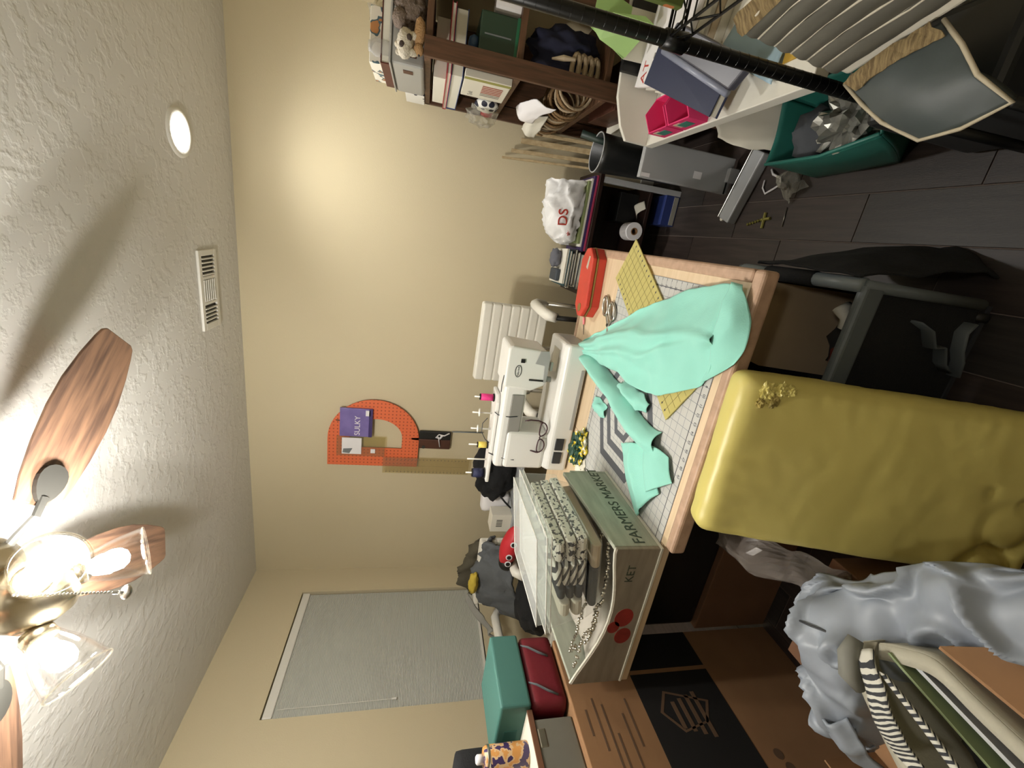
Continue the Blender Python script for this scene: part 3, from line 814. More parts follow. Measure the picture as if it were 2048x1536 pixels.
# silver bead garland lying in the crate
mat('silver_bead', '#cfcbc0', .18, metal=1)
gp = [(-1.19, .84, .862), (-1.15, .86, .845), (-1.10, .875, .83), (-1.05, .86, .822), (-1.0, .875, .82), (-.95, .86, .815), (-.90, .87, .815), (-.85, .865, .82), (-.80, .875, .825), (-.75, .88, .83), (-.76, .93, .83), (-.82, .92, .83), (-.90, .91, .828), (-.98, .915, .83), (-1.06, .92, .832), (-1.14, .91, .84), (-1.19, .90, .85), (-1.16, .88, .858), (-1.09, .845, .84), (-1.03, .84, .83), (-.97, .845, .83)]
gb = MB(); rg = random.Random(2)
for i in range(len(gp) - 1):
    a, b = Vector(gp[i]), Vector(gp[i + 1]); k = int((b - a).length / .0085)
    for j in range(k):
        p = a.lerp(b, j / k) + Vector((rg.uniform(-.004, .004), rg.uniform(-.004, .004), rg.uniform(0, .006)))
        gb.lathe([(0, -.006), (.005, -.0025), (.0055, .0015), (0, .006)], p, 6, (rg.uniform(-1, 1), rg.uniform(-1, 1), .5))
gd = single(gb, 'bead_garland', 'silver_bead', 'tangled silver bead garland lying in the printed crate', 'garland', smooth=True)
gd['kind'] = 'stuff'

# clear lidded bin full of folded cloth, standing on a shallow tray in the crate
clear('bin_clear', '#ffffff', .05, .12)
clear('lid_clear', '#f4f6f4', .14, .15)
pattern('cloth_speckle', 'blotch', '#e3e1d6', '#3b3d42', 90, .8, thr=.56)
pattern('cloth_stripe', 'stripes', '#e6e4da', '#4b4a4d', 60, .8, (.2, .3, 1), .55)
mat('cloth_beige', '#c5b59c', .85)
mat('cloth_cream', '#d8d3c3', .9)
mat('cloth_charcoal', '#43464a', .9)
TILT = Matrix.Translation((-.705, 1.02, .908)) @ Matrix.Rotation(R(-9), 4, 'Y') @ Matrix.Translation((.705, -1.02, -.908))
def clear_bin(name, label, x0, x1, y0, y1, z0, z1, lidh, rz=0):
    T = TILT @ Matrix.Translation(((x0 + x1) / 2, (y0 + y1) / 2, z0)) @ Matrix.Rotation(rz, 4, 'Z')
    hx, hy, h = (x1 - x0) / 2, (y1 - y0) / 2, z1 - z0
    q = thing(name, label, 'storage bin', ((x0 + x1) / 2, (y0 + y1) / 2, z0))
    b = MB(T); i = .012
    bot = [(-hx + i, -hy + i, 0), (hx - i, -hy + i, 0), (hx - i, hy - i, 0), (-hx + i, hy - i, 0)]
    top = [(-hx, -hy, h), (hx, -hy, h), (hx, hy, h), (-hx, hy, h)]
    b.add(bot + top, [(0, 1, 2, 3), (0, 4, 5, 1), (1, 5, 6, 2), (2, 6, 7, 3), (3, 7, 4, 0)])
    part(b, 'bin_body', 'bin_clear', q, bev=.008)
    if lidh:
        l = MB(T); e = .006
        l.box(-hx - e, hx + e, -hy - e, hy + e, h, h + lidh * .35); l.box(-hx + .01, hx - .01, -hy + .01, hy - .01, h + lidh * .35, h + lidh)
        ld = part(l, 'lid', 'lid_clear', q, bev=.004)
        for zz_ in (h + .001, h + lidh * .36, h + lidh * .98):
            g = e if zz_ < h + lidh * .5 else -.01
            part(MB(T).tube([(-hx - g, -hy - g, zz_), (hx + g, -hy - g, zz_), (hx + g, hy + g, zz_), (-hx - g, hy + g, zz_)], .0016, 6, closed=True), 'lid_rim', 'white_plastic', ld)
    return q
clear_bin('storage_bin', 'shallow clear plastic tray under the lidded bin in crate', -1.02, -.745, .86, 1.185, .862, .905, 0)
clear_bin('storage_bin', 'clear lidded plastic bin of folded cloth on top of crate', -1.025, -.705, .85, 1.19, .908, 1.018, .038, R(2))
def folded(name, label, x0, x1, y0, y1, z0, h, m, amp=.006, seed=0, layers=1):
    q = MB(TILT)
    for k in range(layers):
        za = z0 + h * k / layers; zb_ = z0 + h * (k + .86) / layers
        r_ = (zb_ - za) / 2; xm = (za + zb_) / 2
        prof = [(y0 + r_ * math.cos(t), xm + r_ * math.sin(t)) for t in [PI / 2 + PI * i / 6 for i in range(7)]] + [(y1, za), (y1, zb_)]
        q.prism(prof, x0 + .003 * k, x1 - .004 * k, 'x')
    return single(q, name, m, label, 'fabric', 'folded cloth in the clear bin' if 'bin' in label else None, bev=.004)
folded('folded_cloth', 'black and white speckled cloth folded in the clear bin', -.80, -.725, .875, 1.165, .912, .095, 'cloth_speckle', layers=3)
folded('folded_cloth', 'grey and white striped cloth folded in the clear bin', -.89, -.808, .872, 1.165, .912, .09, 'cloth_stripe', layers=4)
folded('folded_cloth', 'charcoal cloth folded at the left of the clear bin', -.945, -.897, .88, 1.165, .912, .08, 'cloth_charcoal', layers=3)
folded('folded_cloth', 'cream cloth folded at the far left of the clear bin', -1.005, -.952, .88, 1.165, .912, .075, 'cloth_cream', layers=2)
folded('folded_cloth', 'beige cloth roll lying in the shallow clear tray', -.84, -.76, .88, 1.16, .866, .032, 'cloth_beige', layers=1)
folded('folded_cloth', 'grey cloth lying in the shallow clear tray', -.99, -.85, .885, 1.16, .866, .03, 'cloth_charcoal', layers=1)
# ================================================================== orange letter board on the back wall
pattern('peg_orange', 'holes', '#9c4426', '#d9693e', 1 / .0254, .6, thr=.035)
def dshape(x0, xc, zb_, zt_, rx_):
    zc_ = (zb_ + zt_) / 2; rz_ = (zt_ - zb_) / 2
    p = [(x0 + (xc - x0) * k / 4, zb_) for k in range(4)]
    p += [(xc + rx_ * math.sin(PI * k / 24), zc_ - rz_ * math.cos(PI * k / 24)) for k in range(25)]
    p += [(xc + (x0 - xc) * k / 4, zt_) for k in range(1, 5)]
    p += [(x0, zt_ + (zb_ - zt_) * k / 6) for k in range(1, 6)]
    return p
outer = dshape(-1.655, -1.45, 1.335, 1.945, .30)
inner = dshape(-1.512, -1.43, 1.452, 1.80, .14)
single(MB().ring(outer, inner, 2.742, 2.75, 'y'), 'letter_pegboard', 'peg_orange', 'big orange pegboard letter D hung on the back wall', 'pegboard', bev=.001)
mat('purple', '#6a5c98', .45, col2='#7b6dab', vs=9)
mat('purple_dark', '#3a2c63', .45)
mat('print_white', '#e4e2e4', .6)
pk = thing('fabric_pack', 'flat purple stabilizer packet hanging on the orange letter', 'packet', (-1.315, 2.73, 1.655))
part(MB().box(-1.42, -1.212, 2.722, 2.738, 1.655, 1.865), 'packet_body', 'purple', pk, bev=.003)
part(MB().box(-1.42, -1.212, 2.7205, 2.722, 1.655, 1.678), 'packet_band', 'purple_dark', pk)
text('printed_name', 'SULKY', .05, frame((-1.41, 2.7212, 1.735), (1, 0, 0), (0, 0, 1)), 'print_white', pk, .0004)
part(MB().box(-1.262, -1.222, 2.7205, 2.7215, 1.67, 1.70), 'printed_square', 'print_white', pk)
part(MB().tube([(-1.31, 2.735, 1.865), (-1.31, 2.738, 1.89), (-1.31, 2.742, 1.892)], .003, 6), 'peg_hook', 'pewter', pk)
clear('bag_clear', '#f0ecd8', .04, .1)
cb = thing('card_bag', 'clear zip bag with white printed card on the orange letter', 'packet', (-1.50, 2.735, 1.56))
part(MB().box(-1.575, -1.425, 2.733, 2.7375, 1.565, 1.885), 'bag_film', 'bag_clear', cb)
part(MB().box(-1.56, -1.435, 2.7312, 2.7328, 1.722, 1.85), 'card', 'print_white', cb)
part(MB().prism([(-1.555, 1.80), (-1.515, 1.78), (-1.52, 1.84), (-1.55, 1.845)], 2.7302, 2.7311, 'y'), 'printed_figure', 'mid_grey', cb)
part(MB().box(-1.55, -1.518, 2.7325, 2.7335, 1.63, 1.66), 'white_tag', 'print_white', cb)
for x in (-1.36, -1.545):
    pass
# long clear ruler hung below the letter
ruler('quilting_ruler', 'long clear ruler hanging below the left of the orange letter', (-1.575, 2.728, .958), (0, 0, 1), (-1, 0, 0), .615, .125, 'ruler_clear', 'ruler_ink', 24, 2, full=False)
# leather pouch with a white ribbon, and a thin metal rod
mat('leather', '#4a2a1d', .5, var=.12, vs=12)
lp = thing('leather_sheath', 'brown leather sheath hanging under the orange letter', 'sheath', (-1.43, 2.75, 1.11))
part(MB().box(-1.50, -1.425, 2.738, 2.756, 1.112, 1.335), 'sheath_front', 'leather', lp, bev=.005)
part(MB().box(-1.425, -1.362, 2.738, 2.756, 1.112, 1.335), 'sheath_pocket', 'black', lp, bev=.005)
part(MB().prism([(-1.44, 1.335), (-1.415, 1.335), (-1.42, 1.39), (-1.435, 1.39)], 2.742, 2.752, 'y'), 'hanging_loop', 'leather', lp, bev=.002)
part(MB().lathe([(0, 0), (.012, 0), (.012, .006), (0, .006)], (-1.485, 2.738, 1.30), 14, (0, -1, 0)), 'snap_button', 'pewter', lp)
rbb = MB()
rbb.tube([(-1.365, 2.73, 1.125), (-1.385, 2.728, 1.16), (-1.375, 2.724, 1.20), (-1.40, 2.728, 1.215), (-1.41, 2.73, 1.19), (-1.385, 2.726, 1.175)], .009, 8, flat=.4)
rbb.tube([(-1.395, 2.728, 1.20), (-1.43, 2.728, 1.195), (-1.475, 2.73, 1.185)], .008, 8, flat=.4)
single(rbb, 'ribbon_bow', 'print_white', 'small white ribbon tied to the leather sheath', 'ribbon', smooth=True)
single(MB().tube([(-1.362, 2.752, 1.105), (-1.358, 2.755, .88)], .005, 8), 'metal_rod', 'mid_grey', 'thin grey rod hanging below the leather sheath', 'rod', smooth=True)

# ================================================================== white chair behind the machine
def white_chair(label, loc, rz, bt=.385, group='white office chairs'):
    """local: faces -y, origin on the floor under the seat"""
    q = thing('office_chair', label, 'chair', loc, group)
    ORG[q.name] = Vector((0, 0, 0))
    q.rotation_euler = (0, 0, rz)
    nb = 7
    for k in range(nb):
        z0 = .665 + k * bt / nb
        part(MB().box(-.235, .235, .185, .235, z0, z0 + bt / nb + .002), 'back_channel', 'chair_vinyl', q, bev=.012, seg=3, smooth=False)
    part(MB().box(-.238, .238, .215, .245, .66, .67 + bt), 'back_shell', 'chair_vinyl', q, bev=.014, seg=3)
    for k in range(6):
        y0 = -.22 + k * .40 / 6
        part(MB().box(-.235, .235, y0, y0 + .40 / 6 + .002, .43, .49), 'seat_channel', 'chair_vinyl', q, bev=.014, seg=3)
    part(MB().box(-.23, .23, -.21, .19, .405, .435), 'seat_pan', 'dark_grey', q, bev=.01)
    for s in (-1, 1):
        x = s * .275
        part(MB().tube([(x, .17, .70), (x, .16, .755), (x, .12, .775), (x, -.02, .775), (x, -.13, .765), (x, -.165, .73)], [.02, .026, .028, .028, .028, .024], 10), 'arm_pad', 'chair_vinyl', q, smooth=True)
        part(MB().tube([(x, .18, .71), (x, .185, .50), (x, .16, .42), (x * .8, .10, .41)], .013, 8), 'arm_frame', 'steel', q, smooth=True)
        part(MB().tube([(x, -.165, .73), (x, -.15, .55), (x, -.08, .42), (x * .8, -.05, .41)], .013, 8), 'arm_frame', 'black', q, smooth=True)
    part(MB().tube([(0, .2, .66), (0, .25, .55), (0, .2, .42), (0, .05, .40)], .02, 8, flat=.5), 'back_support', 'steel', q, smooth=True)
    part(MB().lathe([(.03, .09), (.03, .25), (.022, .25), (.022, .41)], (0, 0, 0), 16), 'gas_column', 'steel', q, smooth=True)
    for k in range(5):
        a = 2 * PI * k / 5 + .3
        part(MB().tube([(0, 0, .10), (.26 * math.cos(a), .26 * math.sin(a), .07)], [.022, .014], 8), 'base_spoke', 'steel', q, smooth=True)
        part(MB().lathe([(0, -.012), (.024, -.012), (.026, 0), (.024, .012), (0, .012)], (.27 * math.cos(a), .27 * math.sin(a), .0265), 14, (-math.sin(a), math.cos(a), 0)), 'caster', 'black', q, smooth=True)
    return q
white_chair('white ribbed vinyl office chair behind the sewing machine', (-.60, 2.19, 0), R(-3))

# ================================================================== low dark bench by the back wall
bn = thing('low_bench', 'low dark brown wooden bench against the back wall', 'bench', (.09, 2.57, 0))
part(MB().box(-.245, .425, 2.40, 2.75, .475, .50), 'bench_top', 'dark_wood', bn, bev=.003)
part(MB().box(-.22, .40, 2.42, 2.74, .16, .18), 'lower_shelf', 'dark_wood', bn, bev=.002)
for (x, y, m) in ((-.225, 2.415, 'dark_wood'), (.385, 2.415, 'light_grey'), (-.225, 2.735, 'dark_wood'), (.385, 2.735, 'dark_wood')):
    part(MB().box(x - .015, x + .015, y - .013, y + .013, 0, .475), 'leg', m, bn, bev=.002)
part(MB().box(-.22, .38, 2.72, 2.735, .18, .475), 'back_board', 'dark_wood', bn)
# folders, books and a carrier bag on the bench
def slab(name, m, label, cat, c, sx, sy, sz, rz=0, group=None, pages=None, bev=.002):
    q = thing(name, label, cat, c, group)
    T = Matrix.Translation(c) @ Matrix.Rotation(rz, 4, 'Z')
    if pages is None:
        part(MB(T).box(-sx / 2, sx / 2, -sy / 2, sy / 2, 0, sz), 'cover', m, q, bev=bev)
    else:
        part(MB(T).box(-sx / 2, sx / 2, -sy / 2, sy / 2, 0, .003).box(-sx / 2, sx / 2, -sy / 2, sy / 2, sz - .003, sz).box(-sx / 2, sx / 2, sy / 2 - .003, sy / 2, .003, sz - .003), 'cover', m, q)
        part(MB(T).box(-sx / 2 + .004, sx / 2 - .004, -sy / 2 + .004, sy / 2 - .004, .003, sz - .003), 'pages', pages, q)
    return q
mat('magenta', '#a8375a', .5); mat('violet', '#3c2a5c', .5); mat('paper', '#d8d5c8', .8); mat('green_paper', '#7f8a5c', .7); mat('magazine', '#c9c6bc', .5, var=.12, vs=30)
mat('slate', '#3d444c', .6); mat('navy', '#1c2442', .5); mat('teal_dark', '#24454a', .6)
z = .5005
for (nm, m, lab, x, sx, sz) in (('folder', 'magenta', 'thin magenta folder at the bottom of the bench pile', .20, .40, .012), ('folder', 'violet', 'thin violet folder above the magenta one on bench', .195, .40, .014), ('magazine', 'paper', 'white magazine under the carrier bag on bench', .20, .36, .012), ('magazine', 'green_paper', 'olive green magazine directly under the carrier bag', .20, .33, .016)):
    slab(nm, m, lab, 'folder' if nm == 'folder' else 'magazine', (x, 2.555, z), sx, .28, sz, 0, 'flat papers on the bench'); z += sz + .0006
zb2 = z
mat('bag_white', '#dedede', .45, bump=.15, bs=30)
bgm = MB().sheet([[(.375, 2.44, zb2 + .001), (.37, 2.42, zb2 + .06), (.36, 2.45, zb2 + .13), (.35, 2.52, zb2 + .19), (.345, 2.60, zb2 + .16), (.35, 2.66, zb2 + .07), (.36, 2.68, zb2 + .001)],
                  [(.27, 2.415, zb2 + .001), (.27, 2.405, zb2 + .08), (.26, 2.43, zb2 + .17), (.25, 2.52, zb2 + .20), (.25, 2.61, zb2 + .17), (.25, 2.68, zb2 + .08), (.26, 2.69, zb2 + .001)],
                  [(.15, 2.415, zb2 + .001), (.15, 2.40, zb2 + .07), (.15, 2.43, zb2 + .15), (.15, 2.52, zb2 + .175), (.15, 2.61, zb2 + .15), (.15, 2.68, zb2 + .07), (.16, 2.69, zb2 + .001)],
                  [(.05, 2.43, zb2 + .001), (.045, 2.42, zb2 + .05), (.05, 2.45, zb2 + .11), (.05, 2.53, zb2 + .13), (.055, 2.61, zb2 + .10), (.06, 2.66, zb2 + .05), (.07, 2.68, zb2 + .001)],
                  [(.02, 2.50, zb2 + .001), (.015, 2.50, zb2 + .03), (.018, 2.51, zb2 + .06), (.02, 2.54, zb2 + .07), (.02, 2.58, zb2 + .05), (.025, 2.60, zb2 + .03), (.03, 2.61, zb2 + .001)]], 9, 8, .018, 14, 4, minz=zb2 + .0008, ridge=.018, rf=16)
cbg = thing('carrier_bag', 'stuffed white plastic carrier bag with red lettering on bench', 'bag', (.19, 2.54, zb2))
part(bgm, 'bag_film', 'bag_white', cbg, smooth=True)
mat('logo_red', '#b5392c', .6)
text('printed_logo', 'DS', .075, frame((.115, 2.398, zb2 + .085), (1, .02, .1), (.1, 0, 1)), 'logo_red', cbg, .004)
text('printed_logo', 'thank', .028, frame((.07, 2.405, zb2 + .055), (1, .02, .2), (.1, 0, 1)), 'logo_red', cbg, .004)
z = .5005
mats_ = ('slate', 'paper', 'dark_grey', 'magazine', 'teal_dark', 'paper')
labs = ('thick slate book at the bottom of the bench stack', 'white paperback second from the bench top', 'charcoal book in the middle of the bench stack', 'pale magazine above the charcoal book on bench', 'dark teal book second from the stack top', 'white leaflet on top of the bench book stack')
for k, (m, lab) in enumerate(zip(mats_, labs)):
    sz = (.024, .018, .016, .014, .018, .012)[k]
    slab('book', m, lab, 'book', (-.115 + .006 * (k % 3), 2.54 + .008 * (k % 2), z), .205 - .008 * (k % 2), .27, sz, R((k % 3 - 1) * 2), 'stacked books on the bench', 'paper'); z += sz + .0004
mat('grey_sock', '#63646c', .9)
single(MB().blob((-.06, 2.53, z + .028), (.055, .05, .034), .35, 3, 6, 3, flatz=z + .0005), 'cloth_ball', 'grey_sock', 'grey cloth lump on top of the bench books', 'cloth', smooth=True)
single(MB().box(-.19, -.12, 2.47, 2.60, z + .0005, z + .028), 'small_case', 'slate', 'small dark case on the left end of bench books', 'case', bev=.008)
# under the bench
rl = thing('tape_roll', 'white paper roll lying on the lower bench shelf', 'paper roll', (.15, 2.45, .18))
part(MB().ring([(.15 + .05 * math.cos(2 * PI * k / 28), .2305 + .05 * math.sin(2 * PI * k / 28)) for k in range(28)], [(.15 + .02 * math.cos(2 * PI * k / 28), .2305 + .02 * math.sin(2 * PI * k / 28)) for k in range(28)], 2.405, 2.50, 'y'), 'paper_winding', 'print_white', rl, bev=.002)
part(MB().ring([(.15 + .02 * math.cos(2 * PI * k / 28), .2305 + .02 * math.sin(2 * PI * k / 28)) for k in range(28)], [(.15 + .016 * math.cos(2 * PI * k / 28), .2305 + .016 * math.sin(2 * PI * k / 28)) for k in range(28)], 2.404, 2.50, 'y'), 'card_core', 'cardboard', rl)
single(MB().sheet([[(.28, 2.42, .185), (.32, 2.43, .20)], [(.25, 2.46, .21), (.29, 2.47, .235)], [(.22, 2.5, .185), (.26, 2.52, .182)]], 5, 4), 'paper_sheet', 'paper', 'loose curled white paper beside the roll under bench', 'paper', smooth=True, solid=.0008)
mat('box_blue', '#27366e', .5); mat('card_grey', '#8d8b82', .7)
q = thing('game_box', 'small dark blue box on the floor under bench', 'box', (.29, 2.44, 0))
part(MB().box(.21, .37, 2.40, 2.56, .001, .085), 'box_body', 'box_blue', q, bev=.002)
part(MB().box(.215, .365, 2.397, 2.40, .008, .035), 'label_strip', 'card_grey', q)
q = thing('game_box', 'black box standing on the lower bench shelf', 'box', (.28, 2.60, .18))
part(MB().box(.20, .36, 2.54, 2.68, .1805, .30), 'box_body', 'black', q, bev=.002)

# ================================================================== black waste bin with wooden sticks
mat('bin_black', '#1d1f20', .4)
wb = thing('waste_bin', 'black round waste bin holding wooden sticks by brown shelf', 'waste bin', (.455, 2.17, 0))
part(MB().lathe([(.062, .004), (.085, .60), (.088, .63), (.083, .63), (.058, .01), (0, .01)], (.455, 2.17, 0), 32), 'bin_wall', 'bin_black', wb, smooth=True)
part(MB().tube([(.455 + .0865 * math.cos(2 * PI * k / 32), 2.17 + .0865 * math.sin(2 * PI * k / 32), .631) for k in range(32)], .003, 6, closed=True), 'bin_rim', 'light_grey', wb, smooth=True)
stk = (((.415, 2.17), (.445, 2.735), 1.0, 'tallest thin wooden stick leaning from black bin to wall'), ((.44, 2.17), (.49, 2.735), .95, 'wooden moulding in the middle of black bin'), ((.47, 2.16), (.55, 2.735), .90, 'pale wooden strip beside the moulding in black bin'), ((.495, 2.15), (.60, 2.735), .84, 'short wooden lath nearest the brown shelf in bin'))
for k, (a, b, zt_, lab) in enumerate(stk):
    p0, p1 = Vector((a[0], a[1], .10)), Vector((b[0], b[1], zt_))
    F_ = frame(p0, p1 - p0, (1, 0, 0)); L = (p1 - p0).length
    wdt = (.006, .010, .014, .009)[k]
    single(MB(F_).box(0, L, -wdt, wdt, -.005, .005), 'wood_stick', 'stick_wood', lab, 'stick', 'sticks in the black bin', bev=.002)
mat('tube_green', '#1f2e28', .5)
single(MB().tube([(.505, 2.2, .50), (.535, 2.24, .70)], .017, 14), 'card_tube', 'tube_green', 'dark green tube end sticking out of black bin', 'tube', smooth=True)
# ================================================================== brown open shelf unit
SX0, SX1, SY0, SY1 = .628, 1.0, 2.05, 2.745
su = thing('shelf_unit', 'brown wooden open shelf unit crammed with craft things', 'shelf', (.81, 2.40, 0))
SZ = (1.46, 1.09, .70, .33)
for z_ in SZ:
    part(MB().box(SX0, SX1, SY0, SY1, z_ - .026, z_), 'shelf_board', 'brown_wood_flat', su, bev=.002)
for (xa, ya, lab) in ((SX0, SY0 - .02, 0), (SX0, SY1 - .018, 0), (SX1 - .07, SY1 - .018, 0), (SX1 - .07, SY0 - .02, 0)):
    part(MB().box(xa, xa + .07, ya, ya + .02, 0, 1.462), 'post', 'brown_wood', su, bev=.002)
part(MB().box(SX0 + .075, SX1 - .075, SY1 - .012, SY1 - .004, .33, 1.43), 'back_board', 'brown_wood', su)

mat('metal_box', '#9c9c99', .4, metal=.15)
z = 1.4605
gb_ = thing('cash_box', 'grey metal box on top of the brown shelf unit', 'box', (.73, 2.26, z))
part(MB().box(.60, .86, 2.10, 2.50, z, z + .13), 'box_body', 'metal_box', gb_, bev=.012, seg=3)
part(MB().box(.63, .66, 2.0985, 2.10, z + .03, z + .07), 'brown_label', 'leather', gb_)
part(MB().box(.598, .60, 2.16, 2.20, z + .045, z + .085), 'brown_label', 'leather', gb_)
part(MB().box(.595, .865, 2.095, 2.505, z + .13, z + .138), 'box_lid', 'metal_box', gb_, bev=.003)
zt2 = z + .1385
mat('maroon', '#4a1512', .45, var=.15, vs=10)
bk = thing('book', 'maroon hardback book on top of the grey metal box', 'book', (.72, 2.30, zt2))
part(MB().box(.60, .84, 2.14, 2.46, zt2, zt2 + .004).box(.60, .84, 2.14, 2.46, zt2 + .032, zt2 + .036).box(.60, .604, 2.14, 2.46, zt2 + .004, zt2 + .032), 'cover', 'maroon', bk)
part(MB().box(.604, .835, 2.145, 2.455, zt2 + .004, zt2 + .032), 'pages', 'paper', bk)
pattern('photo_print', 'blotch', '#ddd9cc', '#46606a', 22, .5, thr=.55, c3='#b07a4a')
single(MB().box(.605, .80, 2.18, 2.44, zt2 + .0365, zt2 + .085), 'photo_box', 'photo_print', 'white box printed with small pictures topmost on grey metal box', 'box', bev=.002)
pattern('polka', 'dots', '#16182c', '#d9d8d2', 26, .6, thr=.42)
single(MB().box(.615, .72, 2.56, 2.72, z, z + .095), 'polka_box', 'polka', 'navy polka dot box at back corner of shelf top', 'box', bev=.002)
clear('cello', '#e8e6de', .10, .06)
single(MB().blob((.80, 2.3, zt2 + .05), (.07, .08, .05), .5, 3, 12, 3, flatz=zt2 + .0005), 'plastic_wrap', 'cello', 'crumpled clear plastic wrap on the grey metal box', 'plastic')
# plush toys on the top board
mat('plush_white', '#cdc5b4', .95, bump=.8, bs=160)
mat('plush_dark', '#4b3f3a', .95, bump=.8, bs=160)
mat('plush_tan', '#b28d63', .95, bump=.8, bs=160)
mat('plush_grey', '#75675c', .95, bump=.9, bs=120)
pt = thing('plush_toy', 'white plush toy with dark patches lying on shelf top', 'plush toy', (.675, 2.06, z))
part(MB().blob((.66, 2.055, z + .075), (.05, .035, .032), .15, 3, 1, 3), 'body', 'plush_white', pt, smooth=True)
part(MB().blob((.635, 2.05, z + .075), (.03, .03, .028), .12, 3, 2, 3), 'head', 'plush_white', pt, smooth=True)
part(MB().blob((.645, 2.025, z + .085), (.012, .007, .011), .1, 3, 3, 2), 'dark_patch', 'plush_dark', pt, smooth=True)
part(MB().blob((.672, 2.028, z + .06), (.013, .01, .011), .1, 3, 4, 2), 'dark_patch', 'plush_dark', pt, smooth=True)
for (x, zz_) in ((.625, .10), (.65, .105)): part(MB().blob((x, 2.055, z + zz_), (.011, .009, .011), .1, 3, 5, 2), 'ear', 'plush_white', pt, smooth=True)
for (x, zz_) in ((.63, .045), (.685, .045)): part(MB().blob((x, 2.045, z + zz_), (.014, .014, .022), .1, 3, 5, 2), 'paw', 'plush_white', pt, smooth=True)
p2_ = thing('plush_toy', 'tan plush animal lying along the shelf front edge', 'plush toy', (.69, 2.06, z))
part(MB().blob((.70, 2.05, z + .022), (.055, .022, .0215), .15, 3, 6, 3, flatz=z + .0005), 'body', 'plush_tan', p2_, smooth=True)
part(MB().blob((.645, 2.045, z + .022), (.022, .02, .02), .1, 3, 7, 3, flatz=z + .0005), 'head', 'plush_tan', p2_, smooth=True)
part(MB().blob((.627, 2.04, z + .02), (.006, .006, .005), .1, 3, 7, 2), 'nose', 'black', p2_, smooth=True)
p3_ = thing('plush_toy', 'shaggy grey brown plush behind the tan one', 'plush toy', (.79, 2.10, z))
part(MB().blob((.79, 2.11, z + .06), (.07, .05, .06), .35, 5, 8, 4, flatz=z + .0005), 'body', 'plush_grey', p3_, smooth=True)
part(MB().blob((.745, 2.085, z + .10), (.035, .03, .03), .3, 5, 9, 3), 'head', 'plush_grey', p3_, smooth=True)
p4_ = thing('plush_toy', 'pink nosed mauve plush at the right end of shelf top', 'plush toy', (.87, 2.09, z))
mat('plush_mauve', '#8d7b76', .95, bump=.8, bs=140)
part(MB().blob((.88, 2.085, z + .055), (.05, .045, .055), .25, 4, 10, 3, flatz=z + .0005), 'body', 'plush_mauve', p4_, smooth=True)
part(MB().blob((.845, 2.045, z + .06), (.007, .006, .006), .1, 3, 7, 2), 'nose', 'pink_clear', p4_, smooth=True)
single(MB().lathe([(0, 0), (.03, 0), (.032, .06), (.02, .075), (.02, .085), (0, .085)], (.655, 2.16, zt2 + .0005), 20), 'glass_jar', 'lens_clear', 'small clear jar beside the plush toys on metal box', 'jar', smooth=True)

# second board: books and boxes poking out of the open left side
z = 1.0905
mat('binder_red', '#a83440', .5); mat('binder_blue', '#1f3a72', .5)
slab('binder', 'binder_blue', 'navy blue binder lying in the brown shelf unit', 'binder', (.735, 2.41, z + .206), .24, .54, .05, 0, None, 'paper')
slab('binder', 'binder_red', 'red binder lying on the blue one in shelf unit', 'binder', (.74, 2.42, z + .2566), .25, .58, .018, 0, None, 'paper')
slab('carton', 'paper', 'white carton near the top of the second shelf', 'box', (.73, 2.43, z + .2752), .22, .40, .055, 0)
mat('book_cover', '#d6d2c4', .5)
wbk = thing('book', 'white book with red printed columns leaning out of shelf', 'book', (.625, 2.26, z))
F = frame((.612, 2.36, z + .0005), (0, -1, 0), (0, 0, 1))
part(MB(F).box(0, .27, 0, .20, -.028, 0), 'cover', 'book_cover', wbk, bev=.002)
mat('print_red', '#9a4a3c', .6); mat('print_olive', '#8f8d4a', .6); mat('print_grey', '#8b8880', .6)
for k in range(7): part(MB(F).box(.05 + k * .022, .062 + k * .022, .025, .115, .0002, .0008), 'printed_column', 'print_red' if k > 1 else 'print_grey', wbk)
part(MB(F).box(.235, .262, .0, .20, .0002, .0008), 'printed_band', 'print_olive', wbk)
text('printed_title', 'Quilt', .03, F @ Matrix.Translation((.02, .15, .0004)), 'print_grey', wbk, .0003)
pch = thing('dotted_pouch', 'polka dot pouch in clear plastic sticking out of shelf', 'pouch', (.60, 2.47, z))
part(MB().blob((.615, 2.46, z + .062), (.03, .075, .06), .15, 3, 3, 3, flatz=z + .0005), 'pouch_body', 'polka', pch, smooth=True)
part(MB().blob((.60, 2.53, z + .05), (.02, .03, .03), .3, 4, 5, 3), 'red_scrap', 'binder_red', pch, smooth=True)
part(MB().blob((.585, 2.53, z + .07), (.05, .11, .075), .55, 4, 8, 3), 'plastic_bag', 'cello', pch)
# right compartment of the second board
mat('blue_cap_m', '#24405f', .5); mat('box_green', '#1f3a2c', .35); mat('tray_green', '#1f6a4a', .4)
q = thing('green_case', 'dark green plastic case in the middle of shelf unit', 'case', (.765, 2.1, z))
part(MB().box(.70, .845, 2.075, 2.42, z, z + .16), 'case_body', 'box_green', q, bev=.006)
part(MB().box(.70, .845, 2.073, 2.075, z, z + .012), 'case_seam', 'tray_green', q)
part(MB().box(.765, .77, 2.073, 2.075, z + .03, z + .14), 'case_seam', 'mid_grey', q)
wr = thing('paper_roll', 'white paper roll standing beside the dark green case', 'paper roll', (.895, 2.12, z))
part(MB().lathe([(.012, 0), (.04, 0), (.04, .105), (.012, .105)], (.895, 2.12, z), 24), 'paper_winding', 'print_white', wr, smooth=False)
part(MB().lathe([(.010, -.0), (.0125, 0), (.0125, .106), (.010, .106)], (.895, 2.12, z), 16, cap=False), 'card_core', 'cardboard', wr)
